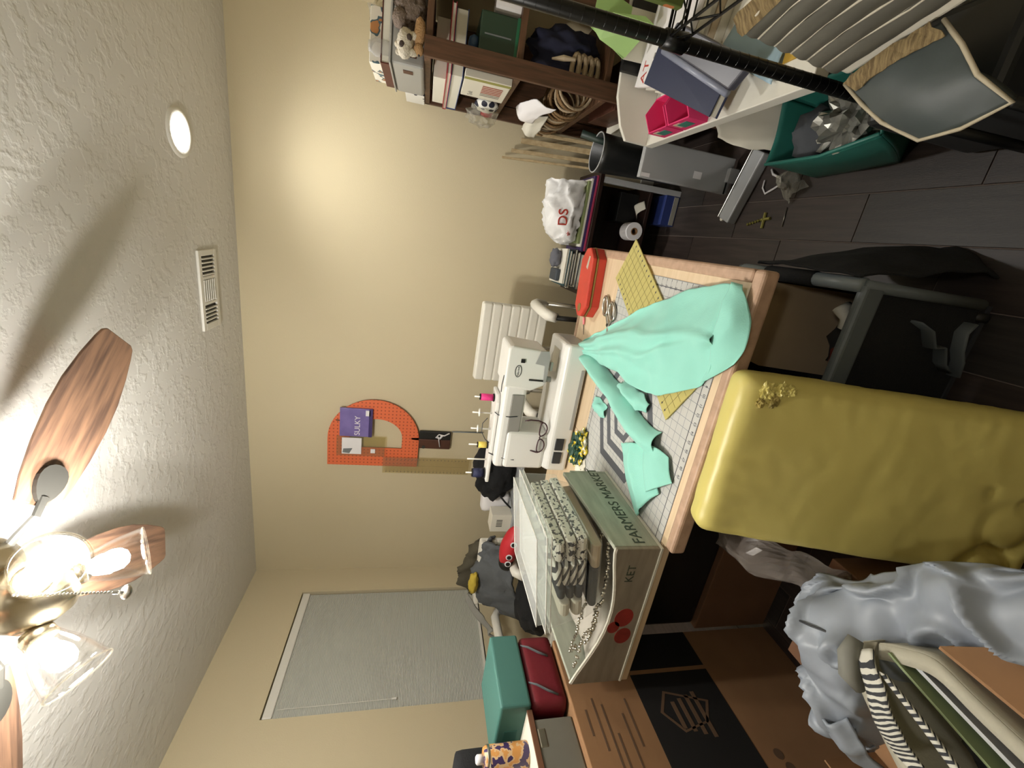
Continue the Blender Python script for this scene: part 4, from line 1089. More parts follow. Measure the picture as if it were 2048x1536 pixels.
single(MB().lathe([(0, 0), (.026, .002), (.03, .02), (.02, .036), (0, .04)], (.735, 2.11, z + .1605), 18), 'round_cap', 'blue_cap_m', 'round blue cap on top of the dark green case', 'cap', smooth=True)
mat('blue_cap', '#24405f', .5)
# third board: papers, basket of rope, cloths
z = .7005
mat('rope', '#7a5f3e', .9, bump=.6, bs=120)
mat('rope_light', '#a18f74', .9, bump=.4, bs=120)
rp = thing('rope_coil', 'brown rope coils hanging out of the third shelf', 'rope', (.70, 2.4, z))
for k in range(20):
    y = 2.12 + k * .03
    r_ = .078 + .008 * math.sin(k * 1.7)
    part(MB().tube([(.668 + r_ * .95 * math.cos(t) + .012 * math.sin(k), y + .012 * math.sin(2 * t + k), z + .096 + r_ * math.sin(t)) for t in [2 * PI * i / 22 for i in range(22)]], .0065, 7, closed=True), 'rope_turn', 'rope' if k % 3 else 'rope_light', rp, smooth=True)
single(MB().sheet([[(.60, 2.22, z + .15), (.585, 2.32, z + .20), (.575, 2.44, z + .21)], [(.61, 2.24, z + .20), (.595, 2.33, z + .25), (.585, 2.45, z + .27)], [(.64, 2.26, z + .24), (.64, 2.34, z + .285), (.64, 2.46, z + .30)]], 6, 6, .008, 18, 2), 'paper_bundle', 'print_white', 'white crumpled papers poking out above the rope', 'paper', smooth=True, solid=.004)
single(MB().sheet([[(.60, 2.36, z + .15), (.57, 2.46, z + .155), (.545, 2.58, z + .16)], [(.60, 2.38, z + .20), (.575, 2.48, z + .205), (.55, 2.60, z + .205)], [(.62, 2.40, z + .225), (.60, 2.50, z + .23), (.58, 2.62, z + .23)]], 6, 6, .008, 18, 5), 'paper_bundle', 'paper', 'cream folded paper bag hanging out above the rope', 'paper', smooth=True, solid=.006)
mat('cloth_navy', '#1d2038', .9)
nvb = thing('cloth_bundle', 'dark navy cloth bundle stuffed in front of third shelf', 'cloth', (.80, 2.14, z))
part(MB().blob((.80, 2.15, z + .165), (.085, .075, .16), .35, 3, 4, 4, flatz=z + .0005), 'cloth', 'cloth_navy', nvb, smooth=True)
part(MB().tube([(.74, 2.07, z + .24), (.75, 2.065, z + .19), (.755, 2.065, z + .14)], [.004, .012, .006], 8), 'pale_tag', 'cloth_beige', nvb)
kn = thing('rope_coil', 'pale rope knot lying at front of the third shelf', 'rope', (.735, 2.11, z))
for k in range(4):
    part(MB().tube([(.73 + .05 * math.cos(t), 2.085 - .003 * k, z + .02 + .03 * k + .016 * math.sin(t) + .02) for t in [2 * PI * i / 18 for i in range(18)]], .011, 7, closed=True), 'rope_turn', 'rope_light', kn, smooth=True)
# lowest board
z = .3305
slab('book', 'paper', 'white paper stack on the lowest brown shelf', 'book', (.72, 2.28, z), .22, .40, .16, R(4), None, 'magazine')
slab('book', 'leather', 'brown box on the paper stack in lowest shelf', 'box', (.73, 2.27, z + .1605), .20, .36, .12, R(-3))

# ================================================================== low white table with papers
wt = thing('white_table', 'low white table covered with albums and papers', 'table', (.73, 1.5, 0))
part(MB().box(.468, 1.0, 1.075, 1.945, .46, .50), 'table_top', 'white_trim', wt, bev=.003)
part(MB().prism([(.468, .50), (1.0, .50), (1.0, .70), (.62, .672), (.52, .635), (.47, .60)], 1.925, 1.945, 'y'), 'end_panel', 'white_trim', wt, bev=.003)
part(MB().box(.70, .98, 1.87, 1.89, 0, .46), 'leg_panel', 'white_trim', wt, bev=.003)
part(MB().box(.70, .98, 1.12, 1.14, 0, .46), 'leg_panel', 'white_trim', wt, bev=.003)
# grey standing panel with foot
gp_ = thing('grey_stand', 'light grey metal panel stand with foot bar on floor', 'stand', (.43, 1.96, 0))
pn = part(MB().box(.352, .505, 1.952, 1.982, .03, .487), 'panel', 'light_grey', gp_, bev=.004)
part(MB().box(.356, .372, 1.9505, 1.952, .44, .48), 'white_sticker', 'print_white', pn)
part(MB().box(.39, .42, 1.9505, 1.952, .185, .225), 'white_sticker', 'print_white', pn)
part(MB().box(.35, .44, 1.9495, 1.952, .045, .052), 'slot', 'black', pn)
F = frame((.235, 1.905, .0), (.26, -.10, 0), (0.1, .26, 0))
part(MB(F).box(0, .30, -.04, .04, .001, .045), 'foot_bar', 'light_grey', gp_, bev=.006)
part(MB(F).box(0, .30, .04, .046, .02, .048), 'foot_lip', 'steel', gp_, bev=.002)
part(MB(F).lathe([(0, 0), (.012, 0), (.012, .01), (0, .01)], (-.004, .044, .012), 12), 'foot_pad', 'cream', gp_)
part(MB().box(.40, .46, 1.93, 1.965, .01, .06), 'foot_bracket', 'light_grey', gp_, bev=.003)

z = .5005
# papers and album on the white table
zs = z
SM = Matrix.Translation((.745, 1.70, 0)) @ Matrix.Rotation(R(-14), 4, 'Z')
for k, (m, h_, lab) in enumerate((('paper', .03, 'thick white catalogue at the bottom of table stack'), ('cloth_beige', .022, 'beige catalogue second in the white table stack'), ('magazine', .02, 'grey magazine in the middle of table stack'), ('paper', .028, 'white magazine under the top one on table'), ('print_white', .02, 'white catalogue with red letters topmost under navy album'))):
    q = thing('magazine', lab, 'magazine', (.735, 1.735, zs), 'magazines stacked on the white table')
    part(MB(SM).box(-.135 + .006 * (k % 2), .135, -.17 + .005 * (k % 3), .165, zs, zs + h_), 'pages', m, q, bev=.002)
    if k == 4:
        text('printed_word', 'AT', .06, SM @ Matrix.Translation((-.125, .085, zs + h_ + .0003)), 'logo_red', q, .0003)
        for c_ in range(4): part(MB(SM).box(-.125 + .026 * c_, -.107 + .026 * c_, -.14, .06, zs + h_ + .0001, zs + h_ + .0005), 'printed_column', 'print_grey', q)
    zs += h_ + .0004
# navy album resting on the stack, its near end lower
na = thing('album', 'large navy blue album sloping off the magazine stack', 'album', (.56, 1.5, .52))
A_, B2, C2, D2 = Vector((.70, 1.625, .675)), Vector((.60, 1.685, .675)), Vector((.452, 1.385, .566)), Vector((.525, 1.35, .566))
dn = Vector((0, 0, -1))
part(MB().hexa([p + dn * .004 for p in (A_, B2, C2, D2)], [A_, B2, C2, D2]), 'cover', 'navy', na, bev=.001)
ins = lambda p: p + (Vector((.57, 1.51, p.z)) - p) * .03
part(MB().hexa([ins(p) + dn * .026 for p in (A_, B2, C2, D2)], [ins(p) + dn * .0045 for p in (A_, B2, C2, D2)]), 'pages', 'paper', na)
part(MB().hexa([p + dn * .0305 for p in (A_, B2, C2, D2)], [p + dn * .0265 for p in (A_, B2, C2, D2)]), 'cover', 'navy', na, bev=.001)
mat('sleeve', '#4a4b55', .35); mat('sleeve_edge', '#8b91a5', .3)
q = thing('laptop_sleeve', 'long dark grey folded sleeve on top of navy album', 'sleeve', (.57, 1.38, .57))
e0, e1, e2, e3 = Vector((.655, 1.53, .69)), Vector((.70, 1.47, .692)), Vector((.545, 1.215, .575)), Vector((.495, 1.285, .578))
part(MB().hexa([p + dn * .012 for p in (e0, e1, e2, e3)], [p + Vector((0, 0, .012)) for p in (e0, e1, e2, e3)]), 'sleeve_body', 'sleeve', q, bev=.005)
part(MB().tube([e0 + Vector((-.006, .008, .004)), e3 + Vector((-.006, .008, .004))], .011, 8), 'sleeve_edge', 'sleeve_edge', q, smooth=True)
# twin pink felt boxes
mat('hot_pink', '#d62f6b', .7); mat('jade', '#3c7a6c', .6)
for k, (y0, lab) in enumerate(((1.64, 'hot pink felt box at the far corner of white table'), (1.495, 'hot pink felt box beside the navy album'))):
    q = thing('felt_box', lab, 'box', (.535, y0 + .07, z), 'pink felt boxes')
    b = MB(); h_ = .072
    part(b.box(.473, .478, y0, y0 + .135, z, z + h_), 'front_wall', 'hot_pink', q)
    part(MB().box(.588, .593, y0, y0 + .135, z, z + h_), 'back_wall', 'hot_pink', q)
    part(MB().prism([(.478, z), (.588, z), (.588, z + h_), (.533, z + h_ + .03), (.478, z + h_)], y0, y0 + .005, 'y'), 'side_wall', 'hot_pink', q)
    part(MB().prism([(.478, z), (.588, z), (.588, z + h_), (.533, z + h_ + .03), (.478, z + h_)], y0 + .13, y0 + .135, 'y'), 'side_wall', 'hot_pink', q)
    part(MB().box(.478, .588, y0 + .005, y0 + .13, z, z + .004), 'floor_panel', 'hot_pink', q)
    part(MB().box(.4715, .473, y0 + .04, y0 + .10, z + .02, z + .055), 'window_patch', 'jade', q)
    part(MB().box(.4718, .473, y0 + .075, y0 + .115, z + .028, z + .062), 'window_patch', 'cloth_beige', q)
# light blue folded cloth, green folder, black folder, yellow paper
mat('sky_blue', '#9db8c8', .8); mat('leaf_green', '#9cc078', .6); mat('mustard', '#b8953a', .7)
single(MB().sheet([[(.63, 1.46, z + .03), (.67, 1.45, z + .04), (.72, 1.43, z + .03)], [(.57, 1.33, z + .02), (.62, 1.32, z + .03), (.68, 1.30, z + .02)], [(.505, 1.21, z + .01), (.56, 1.20, z + .015), (.62, 1.18, z + .008)]], 6, 6, .004, 14, 3, minz=z + .003), 'folded_cloth', 'sky_blue', 'light blue folded cloth behind the black rack post', 'cloth', smooth=True, solid=.004)
single(MB().box(.55, .75, 1.09, 1.20, z, z + .004), 'paper_sheet', 'mustard', 'mustard yellow paper at the near end of white table', 'paper')
gf = thing('paper_folder', 'pale green folded folder standing at end of white table', 'folder', (.80, 1.90, z))
part(MB().add([(.728, 1.86, .70), (.764, 1.862, .813), (.80, 1.864, .852), (.828, 1.80, .80), (.825, 1.76, .69), (.80, 1.74, .66)], [(0, 1, 3, 4, 5), (1, 2, 3)]), 'folder_leaf', 'leaf_green', gf, solid=.003)
part(MB().add([(.728, 1.875, .70), (.90, 1.885, .70), (.94, 1.89, .84), (.80, 1.88, .85)], [(0, 1, 2, 3)]), 'folder_leaf', 'leaf_green', gf, solid=.003)
part(MB().add([(.732, 1.87, .505), (.90, 1.88, .505), (.90, 1.885, .70), (.728, 1.875, .70)], [(0, 1, 2, 3)]), 'folder_leaf', 'paper', gf, solid=.003)
single(MB().box(.70, .98, 1.895, 1.92, z, z + .19), 'black_folder', 'black', 'black folder standing below the green folder', 'folder', bev=.003)

# ================================================================== black wire rack
mat('rack_black', '#0c0d0d', .35, metal=.3)
rk = thing('wire_rack', 'black wire storage rack with round posts at the right', 'rack', (.72, .5, 0))
RX0, RX1, RY0, RY1 = .467, .985, -.05, 1.055
for (x, y) in ((RX0, RY1), (RX1, RY1), (RX0, RY0), (RX1, RY0)):
    p_ = part(MB().tube([(x, y, .012), (x, y, 1.85)], .0155, 16), 'post', 'rack_black', rk, smooth=True)
    part(MB().lathe([(0, 0), (.02, 0), (.02, .012), (0, .012)], (x, y, 0), 12), 'foot', 'rack_black', p_)
    gr_ = MB()
    for k in range(70): gr_.lathe([(.0154, -.0009), (.0161, 0), (.0154, .0009)], (x, y, .05 + k * .0254), 14, cap=False)
    part(gr_, 'post_grooves', 'rack_black', p_)['kind'] = 'stuff'
def truss(a, b, z_):
    a, b = Vector(a), Vector(b); L = (b - a).length; n_ = max(4, int(L / .09))
    m_ = MB()
    m_.tube([(a.x, a.y, z_), (b.x, b.y, z_)], .0032, 6); m_.tube([(a.x, a.y, z_ - .035), (b.x, b.y, z_ - .035)], .0032, 6)
    zz_ = [a.lerp(b, k / (2 * n_)) for k in range(2 * n_ + 1)]
    m_.tube([(p.x, p.y, z_ - (.035 if k % 2 else 0)) for k, p in enumerate(zz_)], .0024, 5)
    return m_
for z_ in (.915, 1.55):
    for (a, b) in (((RX0, RY0, 0), (RX0, RY1, 0)), ((RX0, RY1, 0), (RX1, RY1, 0)), ((RX1, RY0, 0), (RX1, RY1, 0)), ((RX0, RY0, 0), (RX1, RY0, 0))):
        part(truss(a, b, z_), 'truss', 'rack_black', rk, smooth=True)
    for k in range(26):
        y = RY0 + (RY1 - RY0) * (k + .5) / 26
        part(MB().tube([(RX0, y, z_ + .003), (RX1, y, z_ + .003)], .002, 5), 'shelf_wire', 'rack_black', rk)
    for (x, y) in ((RX0, RY1), (RX1, RY1), (RX0, RY0), (RX1, RY0)):
        part(MB().lathe([(.0156, -.045), (.021, -.045), (.019, .008), (.0156, .008)], (x, y, z_), 14, cap=False), 'collar', 'rack_black', rk, smooth=True)
# orange and green patterned book standing on the rack
pattern('garden_print', 'blotch', '#55622e', '#b36a3f', 16, .5, thr=.60, c3='#d8c9a0')
bkx = thing('book', 'orange and green garden book on the wire rack shelf', 'book', (.62, 1.0, .92))
F = frame((.50, 1.00, .921), (1, -.12, 0), (0, 0, 1))
part(MB(F).box(0, .24, 0, .20, -.02, 0), 'cover', 'garden_print', bkx, bev=.002)
text('printed_title', 'OOO', .035, F @ Matrix.Translation((.10, .09, .0004)), 'cloth_beige', bkx, .0003)
# ================================================================== folding cart under the table corner
mat('cart_grey', '#5b6264', .5); mat('cart_rim_light', '#737b7d', .45)
ct = thing('folding_cart', 'black mesh folding cart with grey rim under table corner', 'cart', (-.14, 1.0, 0))
cx0, cx1, cy0, cy1, cz = -.32, .022, .80, 1.205, .43
part(MB().box(cx0, cx1, cy0 + .004, cy0 + .009, .03, cz - .02), 'mesh_panel', 'black_cloth', ct)
part(MB().box(cx0, cx1, cy1 - .009, cy1 - .004, .03, cz - .02), 'mesh_panel', 'black_cloth', ct)
part(MB().box(cx0 + .004, cx0 + .009, cy0 + .01, cy1 - .01, .03, cz - .02), 'mesh_panel', 'black_cloth', ct)
part(MB().box(cx1 - .009, cx1 - .004, cy0 + .01, cy1 - .01, .03, cz - .02), 'mesh_panel', 'black_cloth', ct)
part(MB().box(cx0, cx1, cy0, cy1, .02, .032), 'floor_board', 'dark_grey', ct)
part(MB().tube([(cx1, cy0, cz), (cx1, .93, cz + .002)], .017, 12), 'rim_tube', 'cart_rim_light', ct, smooth=True)
part(MB().tube([(cx1, 1.08, cz + .003), (cx1, cy1 - .02, cz), (cx1 - .015, cy1, cz - .01)], .017, 12), 'rim_tube', 'cart_rim_light', ct, smooth=True)
part(MB().tube([(cx1, .925, cz + .002), (cx1, 1.085, cz + .003)], .0195, 12), 'rim_sleeve', 'black_cloth', ct, smooth=True)
part(MB().tube([(cx0, cy0, cz), (cx0, cy1, cz)], .017, 12), 'rim_tube', 'cart_rim_light', ct, smooth=True)
part(MB().tube([(cx0, cy1, cz), (cx1 - .015, cy1, cz)], .017, 12), 'rim_tube', 'cart_rim_light', ct, smooth=True)
part(MB().box(cx0, cx1 + .004, cy0 - .012, cy0 + .012, cz - .055, cz + .004), 'front_rim', 'cart_grey', ct, bev=.01, seg=3)
for (x, y) in ((cx1, cy0), (cx0, cy0), (cx1, cy1), (cx0, cy1)):
    part(MB().tube([(x, y, cz), (x, y, .06)], .0135, 10), 'corner_post', 'cart_grey', ct, smooth=True)
    part(MB().lathe([(0, -.012), (.026, -.012), (.028, 0), (.026, .012), (0, .012)], (x - .03, y + .02 if y < 1 else y - .02, .0285), 14, (1, 0, 0)), 'wheel', 'black', ct, smooth=True)
mat('strap', '#565c5e', .7)
for pts in ([(-.02, .40), (-.035, .33), (-.075, .28), (-.07, .23), (-.11, .19), (-.13, .14)], [(-.005, .13), (-.03, .155), (-.075, .13), (-.10, .10), (-.14, .085)]):
    part(MB().tube([(x - .02, cy0 - .005, z_ * .62) for x, z_ in pts], .022, 8, flat=.15), 'strap', 'strap', ct, smooth=True)
# black cloth spilling over the cart's right side
single(MB().sheet([[(.05, 1.19, .39), (.045, 1.10, .455), (.047, .98, .462), (.047, .88, .455), (.043, .80, .445)],
                   [(.065, 1.19, .25), (.075, 1.08, .33), (.085, .97, .36), (.085, .87, .33), (.065, .79, .30)],
                   [(.085, 1.17, .10), (.10, 1.07, .16), (.13, .97, .20), (.125, .88, .17), (.085, .80, .14)],
                   [(.09, 1.14, .012), (.11, 1.06, .012), (.155, .98, .012), (.15, .90, .012), (.09, .82, .012)]], 6, 6, .012, 9, 3, minz=.004), 'black_drape', 'black_cloth', 'black cloth draped over the right side of folding cart', 'cloth', smooth=True, solid=.004)
# things in the cart
mat('board_beige', '#b09a7c', .85, var=.05, vs=5)
bp_ = [(-.25, .10), (.0, .10), (-.0, .41), (-.02, .50), (-.08, .545), (-.16, .54), (-.22, .48), (-.25, .38)]
F = Matrix.Translation((0, .99, .0)) @ Matrix.Rotation(R(-12), 4, 'X')
single(MB(F).prism(bp_, 0, .006, 'y'), 'card_sheet', 'board_beige', 'curved beige cardboard sheet standing in the folding cart', 'cardboard', bev=.001)
mat('red_brown', '#5a1f15', .4)
single(MB().blob((-.17, .88, .24), (.06, .04, .10), .3, 3, 3, 3), 'red_pouch', 'red_brown', 'red brown leather pouch inside the folding cart', 'pouch', smooth=True)
single(MB().tube([(-.03, .90, .33), (-.045, .89, .36), (-.06, .885, .34), (-.075, .88, .345), (-.09, .87, .30)], [.012, .018, .014, .017, .01], 8), 'white_cloth', 'paper', 'small white crumpled cloth inside the folding cart', 'cloth', smooth=True)
single(MB().blob((-.12, .93, .15), (.13, .10, .10), .3, 3, 9, 3, flatz=.033), 'dark_bundle', 'dark_grey', 'dark clothing bundle at the bottom of folding cart', 'cloth', smooth=True)

# ================================================================== teal basket, floor litter
mat('teal_plastic', '#28695e', .4)
tb = thing('teal_tub', 'teal flexible tub full of grey plastic beside white table', 'tub', (.51, 1.29, 0))
bot = [(.40, 1.20, .002), (.385, 1.49, .002), (.58, 1.48, .002), (.58, 1.20, .002)]
top = [(.413, 1.085, .235), (.395, 1.515, .215), (.61, 1.52, .22), (.63, 1.10, .235)]
b = MB()
b.sheet([[bot[0], (.392, 1.34, .002), bot[1]], [(.405, 1.13, .12), (.385, 1.29, .12), (.39, 1.50, .11)], [top[0], (.395, 1.30, .20), top[1]]], 4, 6)
part(b, 'front_wall', 'teal_plastic', tb, smooth=True, solid=.004)
part(MB().sheet([[bot[1], (.49, 1.485, .002), bot[2]], [(.39, 1.50, .11), (.49, 1.505, .11), (.60, 1.505, .11)], [top[1], (.49, 1.525, .20), top[2]]], 4, 6), 'far_wall', 'teal_plastic', tb, smooth=True, solid=.004)
part(MB().sheet([[bot[2], (.585, 1.34, .002), bot[3]], [(.60, 1.505, .11), (.61, 1.3, .11), (.61, 1.13, .11)], [top[2], (.63, 1.3, .22), top[3]]], 4, 6), 'back_wall', 'teal_plastic', tb, smooth=True, solid=.004)
part(MB().sheet([[bot[3], (.49, 1.195, .002), bot[0]], [(.61, 1.13, .11), (.50, 1.12, .11), (.405, 1.13, .12)], [top[3], (.52, 1.085, .235), top[0]]], 4, 6), 'near_wall', 'teal_plastic', tb, smooth=True, solid=.004)
part(MB().add(bot, [(0, 1, 2, 3)]), 'floor_panel', 'teal_plastic', tb, solid=.003)
part(MB().tube([top[0], (.395, 1.30, .20), top[1]], .006, 8), 'rim', 'teal_plastic', tb, smooth=True)
mat('foil', '#8d8d86', .3, metal=.5)
single(MB().blob((.50, 1.26, .15), (.085, .09, .09), .6, 4, 4, 4, flatz=.01), 'foil_bag', 'foil', 'crumpled silver bag in the teal tub', 'bag')
single(MB().blob((.50, 1.40, .12), (.09, .085, .09), .4, 3, 7, 3, flatz=.01), 'dark_cloth', 'cloth_charcoal', 'charcoal cloth in the far end of teal tub', 'cloth', smooth=True)
single(MB().sheet([[(.50, 1.72, .30), (.60, 1.75, .36), (.68, 1.78, .33)], [(.475, 1.66, .16), (.56, 1.66, .20), (.66, 1.68, .20)], [(.46, 1.60, .01), (.55, 1.58, .02), (.66, 1.58, .02)]], 6, 6, .015, 12, 2, minz=.004), 'cream_cloth', 'cloth_cream', 'cream cloth hanging under the white table', 'cloth', smooth=True, solid=.003)
single(MB().tube([(.44, 1.735, .006), (.415, 1.70, .02), (.40, 1.665, .008), (.375, 1.66, .005), (.36, 1.69, .006), (.345, 1.73, .005), (.37, 1.755, .005), (.40, 1.755, .006)], .0045, 6, flat=.5), 'white_lace', 'print_white', 'white plastic strap curled on floor by grey stand', 'strap', smooth=True)
single(MB().sheet([[(.43, 1.60, .02), (.40, 1.63, .06), (.37, 1.65, .01)], [(.39, 1.54, .03), (.365, 1.58, .075), (.335, 1.62, .02)], [(.36, 1.50, .01), (.33, 1.54, .03), (.30, 1.57, .005)]], 6, 6, .016, 24, 5, minz=.003), 'clear_bag', 'cello', 'crumpled clear plastic bag on floor beside teal tub', 'plastic bag', solid=.0008)
mat('gold_trim', '#8f8a45', .5, metal=.3)
gt = MB(); 
for k in range(7): gt.lathe([(0, -.006), (.007, 0), (0, .006)], (.221 + .0035 * k, 1.775 - .0145 * k, .0065), 6, (.2, -.9, .1))
gt.tube([(.205, 1.685, .005), (.268, 1.69, .005)], .006, 6); gt.tube([(.24, 1.70, .005), (.245, 1.655, .005)], .006, 6)
single(gt, 'gold_trimming', 'gold_trim', 'short piece of gold green trimming on the tile floor', 'trimming')
single(MB().tube([(.212, 1.578, .003), (.285, 1.585, .003)], .0022, 6), 'metal_pin', 'steel', 'thin silver rod lying on the tile floor', 'rod', smooth=True)

# ================================================================== small worn grey vinyl chair
mat('grey_vinyl', '#414847', .5, var=.14, vs=7, bump=.08, bs=30)
mat('vinyl_back', '#66645b', .5, var=.12, vs=8)
mat('piping', '#b3a88f', .6); mat('welt', '#cfc8b6', .6)
mat('torn_wood', '#a28d63', .85, col2='#6f5c3e', vs=9, stretch=(3, 20, 3), bump=.6, bs=40)
vc = thing('vinyl_chair', 'small worn grey vinyl chair with channelled back', 'chair', (.45, .85, 0))
A, B_, C_, D_ = Vector((.462, 1.012, .462)), Vector((.52, .83, .462)), Vector((.325, .835, .40)), Vector((.362, .695, .40))
Rw = [[A, A.lerp(B_, .33) + Vector((0, 0, .012)), A.lerp(B_, .66) + Vector((0, 0, .012)), B_],
      [Vector((.405, .945, .462)), Vector((.43, .89, .476)), Vector((.44, .835, .476)), Vector((.462, .775, .462))],
      [Vector((.36, .89, .45)), Vector((.375, .845, .462)), Vector((.39, .80, .462)), Vector((.405, .735, .45))],
      [C_, C_.lerp(D_, .33) + Vector((-.008, -.004, .006)), C_.lerp(D_, .66) + Vector((-.008, -.004, .006)), D_]]
st_ = part(MB().sheet(Rw, 6, 6, .002, 20, 1), 'seat', 'grey_vinyl', vc, smooth=True, solid=.03, soff=-1)
edge = [A, Vector((.405, .945, .462)), Vector((.36, .89, .45)), C_, C_.lerp(D_, .5) + Vector((-.012, -.006, .004)), D_, Vector((.405, .735, .45)), Vector((.462, .775, .462)), B_]
part(MB().tube([p + Vector((0, 0, .002)) for p in edge], .0042, 8), 'piping', 'piping', st_, smooth=True)
part(MB().sheet([[A + Vector((-.004, -.012, .02)), A.lerp(B_, .5) + Vector((-.004, 0, .03)), B_ + Vector((-.006, .008, .02))], [A.lerp(C_, .2) + Vector((0, -.008, .02)), A.lerp(C_, .2).lerp(B_.lerp(D_, .2), .5) + Vector((0, 0, .03)), B_.lerp(D_, .2) + Vector((-.004, .008, .02))]], 3, 10, .005, 50, 2), 'torn_strip', 'torn_wood', st_, solid=.003)
bk0, bk1 = A + Vector((.012, .0, .0)), B_ + Vector((.03, -.10, 0))
dv = (bk1 - bk0); nvv = Vector((dv.y, -dv.x, 0)).normalized() * -1
if nvv.x < 0: nvv = -nvv
nb = 6
for k in range(nb):
    z0 = .03 + k * .27 / nb; z1 = .03 + (k + 1) * .27 / nb
    lean = lambda z_: nvv * (z_ * .10)
    rowsb = []
    for u in (0, .25, .5, .75, 1):
        zz_ = z0 + (z1 - z0) * u; bul = .006 * math.sin(PI * u)
        rowsb.append([tuple(bk0.lerp(bk1, s_) + lean(zz_) + Vector((0, 0, zz_)) - nvv * bul) for s_ in (0, .33, .66, 1)])
    part(MB().sheet(rowsb, 2, 4, .0015, 30, k), 'back_channel', 'vinyl_back', vc, smooth=True)
    part(MB().tube([p + Vector((0, 0, z1)) + lean(z1) for p in (bk0, bk0.lerp(bk1, .3) + Vector((0, 0, .006)), bk0.lerp(bk1, .6) - Vector((0, 0, .005)), bk1)], .003, 6), 'welt', 'welt', vc, smooth=True)
sh_ = [bk0, bk1, bk1 + nvv * .05, bk0 + nvv * .05]
part(MB().hexa([p + Vector((0, 0, 0)) + nvv * .002 for p in sh_], [p + Vector((0, 0, .31)) + nvv * .032 for p in sh_]), 'back_shell', 'cream', vc, bev=.012, seg=3)
part(MB().sheet([[bk0 + Vector((0, 0, .295)) + nvv * .02, bk1 + Vector((0, 0, .295)) + nvv * .02], [bk0 + Vector((0, 0, .325)) + nvv * .05, bk1 + Vector((0, 0, .325)) + nvv * .05]], 3, 14, .006, 40, 3), 'torn_top', 'torn_wood', vc, solid=.004)
for (x, y) in ((.35, .815), (.375, .72), (.625, .985), (.64, .84)):
    part(MB().tube([(x, y, .37 if x < .5 else .44), (x + .01, y, .002)], .011, 8), 'leg', 'rack_black', vc, smooth=True)
# dark bags and a green plant behind the chair
single(MB().blob((.76, .84, .17), (.13, .2, .17), .2, 3, 5, 4, flatz=.002), 'black_bag', 'bin_black', 'shiny black bag on floor behind the vinyl chair', 'bag', smooth=True)
single(MB().box(.395, .60, .76, 1.03, .001, .36), 'black_case', 'bin_black', 'black plastic case on floor under the vinyl chair seat', 'case', bev=.02, seg=3)
gl_ = thing('green_plant', 'leafy green artificial plant on the black bag', 'plant', (.76, .84, .33))
mat('leaf', '#4f8a35', .6, var=.2, vs=12)
rg = random.Random(8)
part(MB().tube([(.76, .84, .30), (.76, .84, .38)], .006, 6), 'stem', 'leaf', gl_)
for k in range(12):
    a = rg.uniform(0, 2 * PI); e_ = rg.uniform(-.2, .9); L = rg.uniform(.05, .09)
    d_ = Vector((math.cos(a) * math.cos(e_), math.sin(a) * math.cos(e_), math.sin(e_)))
    s_ = d_.cross(Vector((0, 0, 1))).normalized(); o_ = Vector((.76, .84, .36))
    part(MB().add([o_, o_ + d_ * L * .5 + s_ * .018, o_ + d_ * L, o_ + d_ * L * .5 - s_ * .018], [(0, 1, 2, 3)]), 'leaf', 'leaf', gl_, solid=.001)
# ================================================================== rounded cushions
def rbody(sx, sy, sz, r, nx, ny, nz, M, disp=None):
    """closed rounded box on a fine grid; disp(p, n) moves each point along its normal"""
    idx, vs, fs = {}, [], []
    def V(i, j, k):
        if (i, j, k) in idx: return idx[(i, j, k)]
        p = Vector((sx * (i / nx - .5), sy * (j / ny - .5), sz * (k / nz)))
        q = Vector((max(-sx / 2 + r, min(sx / 2 - r, p.x)), max(-sy / 2 + min(r, sy * .49), min(sy / 2 - min(r, sy * .49), p.y)), max(r, min(sz - r, p.z))))
        d = p - q; n_ = d.normalized() if d.length > 1e-9 else Vector((0, 0, 1))
        s = q + n_ * min(r, d.length) if d.length > 1e-9 else p
        if d.length > r: s = q + n_ * r
        if disp: s = s + n_ * disp(s, n_)
        idx[(i, j, k)] = len(vs); vs.append(M @ s); return idx[(i, j, k)]
    for i in range(nx):
        for k in range(nz):
            fs.append((V(i, 0, k), V(i + 1, 0, k), V(i + 1, 0, k + 1), V(i, 0, k + 1)))
            fs.append((V(i, ny, k), V(i, ny, k + 1), V(i + 1, ny, k + 1), V(i + 1, ny, k)))
    for j in range(ny):
        for k in range(nz):
            fs.append((V(0, j, k), V(0, j, k + 1), V(0, j + 1, k + 1), V(0, j + 1, k)))
            fs.append((V(nx, j, k), V(nx, j + 1, k), V(nx, j + 1, k + 1), V(nx, j, k + 1)))
    for i in range(nx):
        for j in range(ny):
            fs.append((V(i, j, 0), V(i, j + 1, 0), V(i + 1, j + 1, 0), V(i + 1, j, 0)))
            fs.append((V(i, j, nz), V(i + 1, j, nz), V(i + 1, j + 1, nz), V(i, j + 1, nz)))
    return MB().add(vs, fs)
mat('yellow_vinyl', '#cbbe6e', .40, var=.03, vs=3, bump=.05, bs=10)
mat('yellow_torn', '#9a8a4a', .7, var=.3, vs=60)
